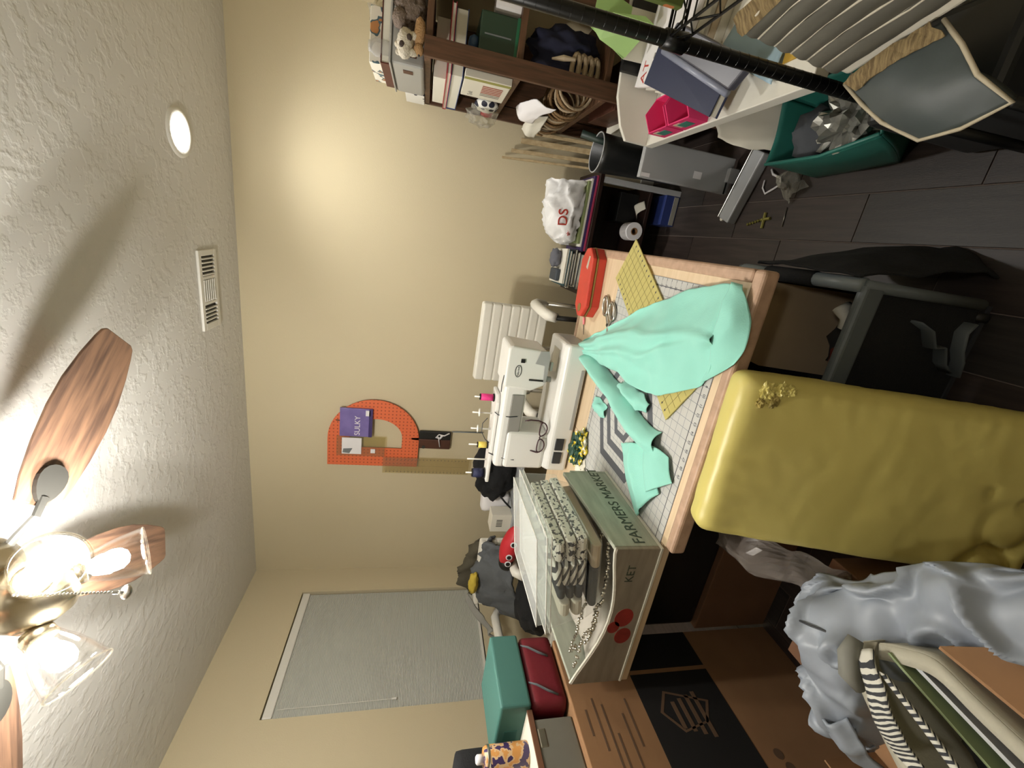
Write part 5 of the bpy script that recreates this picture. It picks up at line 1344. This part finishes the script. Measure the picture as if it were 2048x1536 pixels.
def ydisp(p, n_):
    d = .0028 * noise.noise(p * 7) + .0008 * noise.noise(p * 30) + .0035 * math.exp(-((p.z - .70) / .035) ** 2) * noise.noise(Vector((p.x * 40, 0, p.z * 12))) - .0025 * max(0, noise.noise(p * 16 + Vector((3, 1, 2))) - .25)
    x, z_ = p.x, p.z
    # creases running in from the right edge and top, two crescents low on the left
    d += .0012 * math.exp(-((x - .17) / .05) ** 2) * noise.noise(Vector((x * 20, 0, z_ * 45)))
    rr = math.hypot(x + .06, z_ - .085); d += -.012 * math.exp(-((rr - .06) / .013) ** 2) * (1 if (x + .06) * .3 + (z_ - .085) < .02 else .25)
    rr = math.hypot(x + .17, z_ - .10); d += -.010 * math.exp(-((rr - .05) / .012) ** 2)
    rr = math.hypot(x - .02, z_ - .16); d += -.006 * math.exp(-(rr / .012) ** 2)
    return d
YM = Matrix.Translation((-.378, .556, .002)) @ Matrix.Rotation(R(2.5), 4, 'Z') @ Matrix.Rotation(R(-15.2), 4, 'X')
yc = thing('yellow_cushion', 'thick yellow vinyl cushion leaning against the work table', 'cushion', (-.39, .58, 0))
part(rbody(.395, .085, .745, .032, 44, 8, 80, YM, ydisp), 'cushion_body', 'yellow_vinyl', yc, smooth=True)
for k, (x, z_, r_) in enumerate(((.165, .69, .016), (.15, .675, .012), (.172, .665, .012), (.14, .70, .009), (.175, .645, .009))):
    part(MB(YM).blob((x, -.045, z_), (r_ * 1.3, .006, r_), .7, 4, k, 3), 'torn_patch', 'yellow_torn' if k % 2 else 'yellow_vinyl', yc, smooth=False)

# ================================================================== big printed carton and things on it
NX = -1.27
nb_ = thing('moving_carton', 'big brown printed cardboard box left of the table', 'box', (-1.60, .60, 0))
mat('carton_ink', '#0f0d0c', .8); mat('carton_print', '#5d4632', .85)
part(MB().box(-1.93, NX, .18, 1.0, .001, .869), 'carton_body', 'cardboard', nb_, bev=.003)
part(MB().box(NX, NX + .0006, .18, .858, .36, .645), 'printed_panel', 'carton_ink', nb_)
part(MB().box(NX, NX + .0006, .872, .998, .36, .645), 'printed_panel', 'carton_ink', nb_)
for k, (y0, y1, z0) in enumerate(((.66, .80, .80), (.60, .78, .775), (.70, .77, .83), (.58, .75, .72), (.66, .79, .695), (.55, .70, .755))):
    part(MB().box(NX, NX + .0006, y0, y1, z0, z0 + .006), 'printed_line', 'carton_print', nb_)
for (pl_) in ([(.80, .56), (.74, .60), (.68, .55), (.70, .46), (.76, .42)],):
    n_ = len(pl_); cxx = sum(p[0] for p in pl_) / n_; czz = sum(p[1] for p in pl_) / n_
    inn = [(cxx + (p[0] - cxx) * .88, czz + (p[1] - czz) * .88) for p in pl_]
    part(MB().ring(pl_, inn, NX + .0006, NX + .0012, 'x'), 'printed_logo', 'carton_print', nb_)
for k in range(4): part(MB().box(NX + .0006, NX + .0012, .66 + .01 * k, .79 - .008 * k, .455 + .028 * k, .468 + .028 * k), 'printed_line', 'carton_print', nb_)
for (y, z_) in ((.60, .30), (.565, .29), (.53, .28)):
    part(MB().prism([(y + .014 * math.cos(2 * PI * k / 16), z_ + .014 * math.sin(2 * PI * k / 16)) for k in range(16)], NX, NX + .0006, 'x'), 'printed_mark', 'carton_print', nb_)
part(MB().box(NX, NX + .0006, .44, .50, .265, .295), 'printed_mark', 'carton_print', nb_)
ob = thing('carton', 'plain brown cardboard box on floor under the table', 'box', (-1.0, 1.16, 0))
part(MB().box(-1.262, -.72, 1.003, 1.35, .001, .31), 'carton_body', 'cardboard_dark', ob, bev=.003)
part(MB().box(-1.262, -.72, 1.17, 1.185, .31, .3106), 'tape_strip', 'cardboard', ob)
q = thing('storage_chest', 'black storage chest on the carton under the table', 'chest', (-.99, 1.22, .31))
part(MB().box(-1.255, -.72, 1.02, 1.34, .3112, .58), 'chest_body', 'black', q, bev=.01)
part(MB().box(-1.258, -.717, 1.017, 1.343, .53, .585), 'chest_lid', 'black', q, bev=.01)

# burgundy case with silver bands, teal box upon it
mat('burgundy', '#6a1220', .55, bump=.1, bs=60); mat('teal_box', '#406f67', .6); mat('teal_box_dark', '#2d5f58', .6)
z = .8695
bc = thing('burgundy_case', 'burgundy soft case with pale straps on the big carton', 'case', (-1.40, .91, z))
part(rbody(.24, .235, .118, .02, 8, 12, 8, Matrix.Translation((-1.40, .915, z))), 'case_body', 'burgundy', bc, smooth=True)
for y in (.86, .985):
    part(MB().tube([(-1.2785, y - .035, z + .03), (-1.277, y - .02, z + .06), (-1.2775, y, z + .09), (-1.285, y + .012, z + .112)], .007, 8, flat=.3), 'strap', 'strap', bc, smooth=True)
zt3 = z + .1195
tbx = thing('teal_carton', 'teal flat top box stacked on the burgundy case', 'box', (-1.39, .92, zt3))
part(MB().box(-1.51, -1.275, .80, 1.035, zt3, zt3 + .095), 'box_body', 'teal_box', tbx, bev=.008, seg=3)
part(MB().box(-1.43, -1.38, .7985, .80, zt3 + .03, zt3 + .07), 'hand_slot', 'teal_box_dark', tbx)
# grey bin with lid board and what stands on it
mat('bin_grey', '#6c6a60', .6, var=.06, vs=8)
gbn = thing('grey_bin', 'dull grey storage bin at the near end of carton', 'storage bin', (-1.45, .55, z))
part(MB().box(-1.62, -1.295, .22, .775, z, z + .118), 'bin_body', 'bin_grey', gbn, bev=.006)
part(MB().box(-1.6, -1.2935, .70, .75, z + .09, z + .115), 'clasp', 'steel', gbn, bev=.004)
zb3 = z + .1185
mat('board_edge', '#6b4630', .6)
bdd = thing('shelf_board', 'cream board with brown edge lying on the grey bin', 'board', (-1.48, .55, zb3))
part(MB().box(-1.66, -1.298, .22, .80, zb3, zb3 + .014), 'board_panel', 'cream', bdd, bev=.002)
part(MB().box(-1.298, -1.292, .22, .80, zb3 - .001, zb3 + .015), 'edge_band', 'board_edge', bdd, bev=.001)
zc3 = zb3 + .0145
pattern('can_label', 'blotch', '#c98f4e', '#c9a982', 40, .4, thr=.45, c3='#3a2a55')
sp = thing('spray_can', 'tan labelled spray can with white cap on the cream board', 'spray can', (-1.375, .745, zc3))
part(MB().lathe([(0, 0), (.029, 0), (.031, .004), (.031, .118), (.026, .128), (0, .128)], (-1.375, .735, zc3), 24), 'can_body', 'can_label', sp, smooth=True)
part(MB().lathe([(.031, .112), (.0318, .113), (.0318, .119), (.031, .12)], (-1.375, .735, zc3), 24, cap=False), 'can_seam', 'steel', sp, smooth=True)
part(MB().lathe([(0, .128), (.012, .128), (.012, .146), (.008, .15), (0, .15)], (-1.375, .735, zc3), 16), 'nozzle_cap', 'print_white', sp, smooth=True)
single(rbody(.13, .10, .20, .015, 6, 5, 8, Matrix.Translation((-1.50, .755, zc3))), 'dark_pouch', 'black_cloth', 'black pouch standing behind the spray can', 'pouch', smooth=True)
mat('bag_taupe', '#6e6454', .8, var=.15, vs=20)
single(rbody(.10, .16, .24, .02, 6, 6, 8, Matrix.Translation((-1.60, .70, zc3)), lambda p, n_: .012 * noise.noise(p * 20)), 'taupe_bag', 'bag_taupe', 'taupe crumpled paper bag behind the black pouch', 'bag', smooth=True)
single(MB().sheet([[(-1.52, .66, zc3 + .01), (-1.54, .62, zc3 + .02), (-1.56, .58, zc3 + .01)], [(-1.53, .665, zc3 + .14), (-1.56, .62, zc3 + .16), (-1.58, .58, zc3 + .14)], [(-1.55, .67, zc3 + .26), (-1.58, .63, zc3 + .28), (-1.60, .59, zc3 + .26)]], 5, 5, .01, 18, 4), 'white_leaflet', 'print_white', 'white paper leaflet standing beside the taupe bag', 'paper', smooth=True, solid=.002)

# ================================================================== second white chair piled with jackets
white_chair('white office chair by the window piled with jackets', (-2.02, 1.90, 0), R(4), .25)
mat('jacket_grey', '#55585b', .9, bump=.15, bs=80); mat('jacket_olive', '#4f4a3c', .9, bump=.15, bs=80); mat('jacket_light', '#93928c', .9, bump=.1, bs=80); mat('cloth_yellow', '#c0a83f', .85)
def drape(name, m, label, rows, seed, amp=.02, fr=9, cat='jacket', group='clothes on the second chair', ridge=.04, rf=9):
    return single(MB().sheet(rows, 8, 8, amp, fr, seed, None, ridge, rf), name, m, label, cat, group, smooth=True, solid=.012)
drape('jacket', 'jacket_grey', 'dark grey jacket hanging over the second white chair', [[(-1.73, 1.97, .72), (-1.90, 1.94, .70), (-2.10, 1.93, .66), (-2.28, 1.95, .62)], [(-1.74, 2.02, .80), (-1.90, 2.01, .82), (-2.10, 2.01, .80), (-2.27, 2.02, .74)], [(-1.76, 2.08, .87), (-1.92, 2.08, .91), (-2.10, 2.08, .90), (-2.26, 2.08, .83)], [(-1.78, 2.16, .83), (-1.92, 2.17, .87), (-2.10, 2.17, .86), (-2.25, 2.16, .80)]], 2, .03, 6)
drape('jacket', 'jacket_olive', 'olive lined jacket behind the grey one by window', [[(-1.84, 2.19, .74), (-2.04, 2.21, .80), (-2.22, 2.21, .78), (-2.36, 2.19, .70)], [(-1.88, 2.21, .88), (-2.06, 2.23, .97), (-2.20, 2.23, .98), (-2.34, 2.21, .88)], [(-1.90, 2.29, .84), (-2.06, 2.30, .93), (-2.20, 2.30, .94), (-2.32, 2.28, .84)]], 5, .03, 8)
drape('jacket', 'jacket_light', 'pale grey sleeve hanging beside the window shade', [[(-2.20, 2.10, .95), (-2.24, 2.08, .96), (-2.28, 2.08, .94)], [(-2.30, 2.04, .87), (-2.34, 2.03, .88), (-2.38, 2.03, .85)], [(-2.39, 1.98, .76), (-2.42, 1.98, .77), (-2.45, 1.98, .74)]], 7, .01)
single(MB().blob((-2.06, 2.05, .94), (.08, .03, .03), .5, 4, 3, 3), 'yellow_cloth', 'cloth_yellow', 'yellow cloth tucked between the jackets', 'cloth', smooth=True)
single(MB().blob((-2.02, 1.86, .60), (.20, .16, .11), .25, 3, 6, 4, flatz=.4905), 'backpack', 'black_cloth', 'black backpack on the seat of the second chair', 'bag', smooth=True)
# ladybird pouch
mat('lady_red', '#b31f2a', .5)
lb = thing('ladybird_pouch', 'red ladybird pouch with ringed black spots by chair arm', 'pouch', (-1.62, 1.87, .73))
LM = Matrix.Translation((-1.62, 1.87, .80)) @ Matrix.Rotation(R(10), 4, 'Y')
part(MB(LM).blob((0, 0, 0), (.13, .06, .055), .05, 2, 1, 4), 'pouch_body', 'lady_red', lb, smooth=True)
part(MB(LM).blob((-.115, 0, -.012), (.045, .05, .045), .05, 2, 2, 3), 'head', 'black', lb, smooth=True)
for (x, z_) in ((-.03, .018), (.055, .02), (-.075, .005)):
    p_ = part(MB(LM).lathe([(0, 0), (.018, 0), (.018, .003), (0, .003)], (x, -.0595, z_ * .6), 18, (0, -1, .12)), 'spot_ring', 'print_white', lb)
    part(MB(LM).lathe([(0, 0), (.012, 0), (.012, .003), (0, .003)], (x, -.062, z_ * .6), 18, (0, -1, .12)), 'spot', 'black', p_)
# side table by the back wall with a black bag
q = thing('side_table', 'plain side table behind the sewing machine corner', 'table', (-1.5, 2.48, 0))
part(MB().box(-1.92, -1.10, 2.24, 2.73, .68, .70), 'table_top', 'light_grey', q, bev=.003)
for (x, y) in ((-1.88, 2.27), (-1.14, 2.27), (-1.88, 2.70), (-1.14, 2.70)):
    part(MB().box(x - .015, x + .015, y - .015, y + .015, 0, .68), 'leg', 'steel', q)
bb_ = thing('black_bag', 'slouched black fabric bag on the side table', 'bag', (-1.46, 2.38, .70))
part(MB().blob((-1.46, 2.40, .83), (.20, .11, .135), .35, 3, 2, 4, flatz=.7005), 'bag_body', 'black_cloth', bb_, smooth=True)
part(MB().blob((-1.38, 2.36, .92), (.11, .07, .07), .3, 3, 5, 3), 'bag_flap', 'black_cloth', bb_, smooth=True)
part(MB().tube([(-1.58, 2.30, .80), (-1.62, 2.28, .76), (-1.66, 2.28, .72)], .02, 8, flat=.3), 'strap', 'black_cloth', bb_, smooth=True)
single(rbody(.14, .10, .19, .03, 6, 5, 8, Matrix.Translation((-1.70, 2.42, .7005)) @ Matrix.Rotation(R(0), 4, 'Y'), lambda p, n_: .008 * noise.noise(p * 14)), 'white_parcel', 'print_white', 'white soft parcel behind the black bag', 'parcel', smooth=True)
lbx = thing('label_box', 'small cream box with black barcode on side table', 'box', (-1.78, 2.30, .70))
part(MB().box(-1.84, -1.71, 2.26, 2.36, .7005, .835), 'box_body', 'cream', lbx, bev=.002)
for k in range(5): part(MB().box(-1.80 + .012 * k, -1.795 + .012 * k, 2.2592, 2.26, .76, .80), 'printed_bar', 'black', lbx)

# ================================================================== foreground: carton, plastic, jacket, tote
fb = thing('carton', 'brown cardboard box under the silver jacket and tote', 'box', (-.80, .42, 0))
part(MB().box(-.96, -.512, .0, .43, .001, .33), 'carton_body', 'cardboard', fb)
part(MB().box(-.512, -.508, .0, .345, .001, .55), 'carton_wall', 'cardboard', fb)
part(MB().box(-.96, -.956, .0, .43, .331, .47), 'carton_wall', 'cardboard', fb)
part(MB().add([(-.508, 0, .55), (-.508, .345, .55), (-.445, .285, .475), (-.43, 0, .46)], [(0, 1, 2, 3)]), 'flap', 'cardboard', fb, solid=.004)
single(MB().box(-.93, -.62, .452, .66, .001, .36), 'carton', 'cardboard_dark', 'dark brown box under far end of the silver jacket', 'box', bev=.003)
clear('poly_bag', '#c9c0b8', .14, .18)
single(MB().sheet([[(-.80, .93, .40), (-.70, .86, .52), (-.62, .80, .50)], [(-.81, .84, .36), (-.72, .77, .50), (-.635, .70, .46)], [(-.78, .74, .30), (-.70, .68, .45), (-.63, .64, .40)], [(-.74, .64, .24), (-.67, .60, .38), (-.61, .585, .33)]], 7, 7, .03, 11, 4), 'poly_bag', 'poly_bag', 'brownish clear plastic bag behind the yellow cushion', 'plastic bag', solid=.001)
mat('silver_jacket', '#8b929b', .45, metal=0, var=.08, vs=9, bump=.05, bs=40)
jk = thing('silver_jacket', 'silver grey shiny jacket heaped beside the yellow cushion', 'jacket', (-.62, .50, .33))
part(MB().sheet([[(-.72, .67, .34), (-.64, .62, .42), (-.56, .55, .44), (-.48, .475, .45), (-.40, .405, .45), (-.34, .34, .44), (-.30, .29, .43)],
                 [(-.77, .60, .44), (-.68, .55, .53), (-.59, .49, .53), (-.51, .42, .51), (-.43, .365, .51), (-.37, .315, .50), (-.33, .26, .48)],
                 [(-.83, .53, .46), (-.75, .48, .55), (-.66, .44, .53), (-.56, .39, .49), (-.48, .335, .50), (-.41, .285, .50), (-.36, .235, .48)],
                 [(-.885, .455, .44), (-.83, .42, .48), (-.75, .41, .47), (-.63, .40, .45), (-.525, .355, .47), (-.44, .27, .47), (-.40, .22, .46)],
                 [(-.90, .43, .345), (-.85, .40, .345), (-.76, .40, .38), (-.65, .395, .40), (-.54, .36, .43), (-.455, .27, .44), (-.415, .22, .43)]], 16, 14, .028, 9, 6, None, .04, 10), 'jacket_body', 'silver_jacket', jk, smooth=True, solid=.005)
part(MB().sheet([[(-.86, .455, .50), (-.88, .42, .48), (-.90, .39, .44)], [(-.83, .43, .52), (-.86, .395, .51), (-.885, .37, .46)], [(-.80, .42, .50), (-.83, .38, .49), (-.86, .36, .45)]], 6, 6, .012, 20, 2), 'hood', 'silver_jacket', jk, smooth=True, solid=.006)
part(MB().tube([(-.675, .545, .562), (-.655, .51, .565), (-.64, .48, .555), (-.63, .455, .545)], .0022, 6), 'drawstring', 'dark_grey', jk, smooth=True)
mat('tote_canvas', '#a9a594', .85, bump=.1, bs=200); mat('tote_grey', '#77776f', .85)
pattern('tote_stripe', 'stripes', '#c8c6ba', '#2e3034', 190, .8, (.35, .5, .8), .5)
mat('sage', '#7c8a63', .7); mat('sage_dark', '#3f4a3c', .7)
tt = thing('tote_bag', 'open canvas tote bag with cream rims beside silver jacket', 'tote bag', (-.63, .28, .33))
zt = .56
Lp = [(-.595, .425), (-.66, .41), (-.70, .36), (-.735, .30), (-.77, .22), (-.80, .14)]
Rp = [(-.575, .405), (-.545, .37), (-.525, .335), (-.53, .28), (-.535, .21), (-.54, .13)]
part(MB().sheet([[(x, y, zt) for x, y in Lp], [(x + .022, y - .018, zt + .004) for x, y in Lp]], 2, 5), 'rim_band', 'tote_canvas', tt, smooth=True, solid=.004)
part(MB().sheet([[(x, y, zt) for x, y in Rp], [(x - .022, y - .012, zt + .004) for x, y in Rp]], 2, 5), 'rim_band', 'tote_canvas', tt, smooth=True, solid=.004)
part(MB().sheet([[(x, y, zt) for x, y in Lp], [(x + .01, y - .005, .45) for x, y in Lp], [(x + .03, y - .01, .335) for x, y in Lp]], 3, 5), 'side_wall', 'tote_canvas', tt, smooth=True, solid=.003)
part(MB().sheet([[(x, y, zt) for x, y in Rp], [(x - .008, y - .003, .45) for x, y in Rp], [(x - .02, y - .01, .335) for x, y in Rp]], 3, 5), 'side_wall', 'tote_canvas', tt, smooth=True, solid=.003)
part(MB().add([(-.60, .40, .338), (-.70, .30, .338), (-.76, .13, .338), (-.56, .13, .338), (-.555, .33, .338)], [(0, 1, 2, 3, 4)]), 'bag_floor', 'tote_grey', tt, solid=.003)
part(MB().tube([(-.585, .425, .585), (-.61, .415, .60), (-.64, .40, .60), (-.655, .385, .585)], [.012, .017, .017, .012], 10), 'handle_grip', 'tote_grey', tt, smooth=True)
part(MB().sheet([[(-.60, .41, .59), (-.575, .395, .59)], [(-.625, .37, .61), (-.60, .345, .61)], [(-.66, .335, .61), (-.635, .31, .61)], [(-.685, .30, .60), (-.66, .275, .60)], [(-.675, .265, .60), (-.655, .25, .595)], [(-.64, .25, .60), (-.64, .225, .595)]], 5, 4, .004, 30, 3), 'striped_handle', 'tote_stripe', tt, smooth=True, solid=.004)
part(MB().sheet([[(-.59, .37, .60), (-.585, .36, .60)], [(-.60, .31, .605), (-.592, .30, .605)], [(-.62, .24, .605), (-.61, .235, .605)], [(-.645, .17, .60), (-.635, .165, .60)]], 5, 2), 'striped_handle', 'tote_stripe', tt, smooth=True, solid=.006)
# things carried in the tote
F = frame((-.575, .385, .345), (-.045, -.26, .0), (.02, 0, 1))
single(MB(F).box(0, .26, 0, .225, -.002, .002), 'folder', 'sage', 'sage green folder standing in the tote bag', 'folder')
F = frame((-.562, .368, .345), (-.03, -.24, .0), (.02, 0, 1))
single(MB(F).box(0, .24, 0, .215, -.003, .003), 'notebook', 'light_grey', 'thin white notebook standing in the tote bag', 'notebook')
single(MB().blob((-.555, .25, .42), (.012, .08, .075), .3, 4, 3, 3, flatz=.342), 'patterned_pouch', 'can_label', 'tan patterned pouch at right side inside tote bag', 'pouch', smooth=True)
single(MB().blob((-.66, .24, .41), (.05, .09, .065), .3, 4, 5, 3, flatz=.342), 'dark_pouch', 'bin_black', 'black pouch at the bottom of the tote bag', 'pouch', smooth=True)
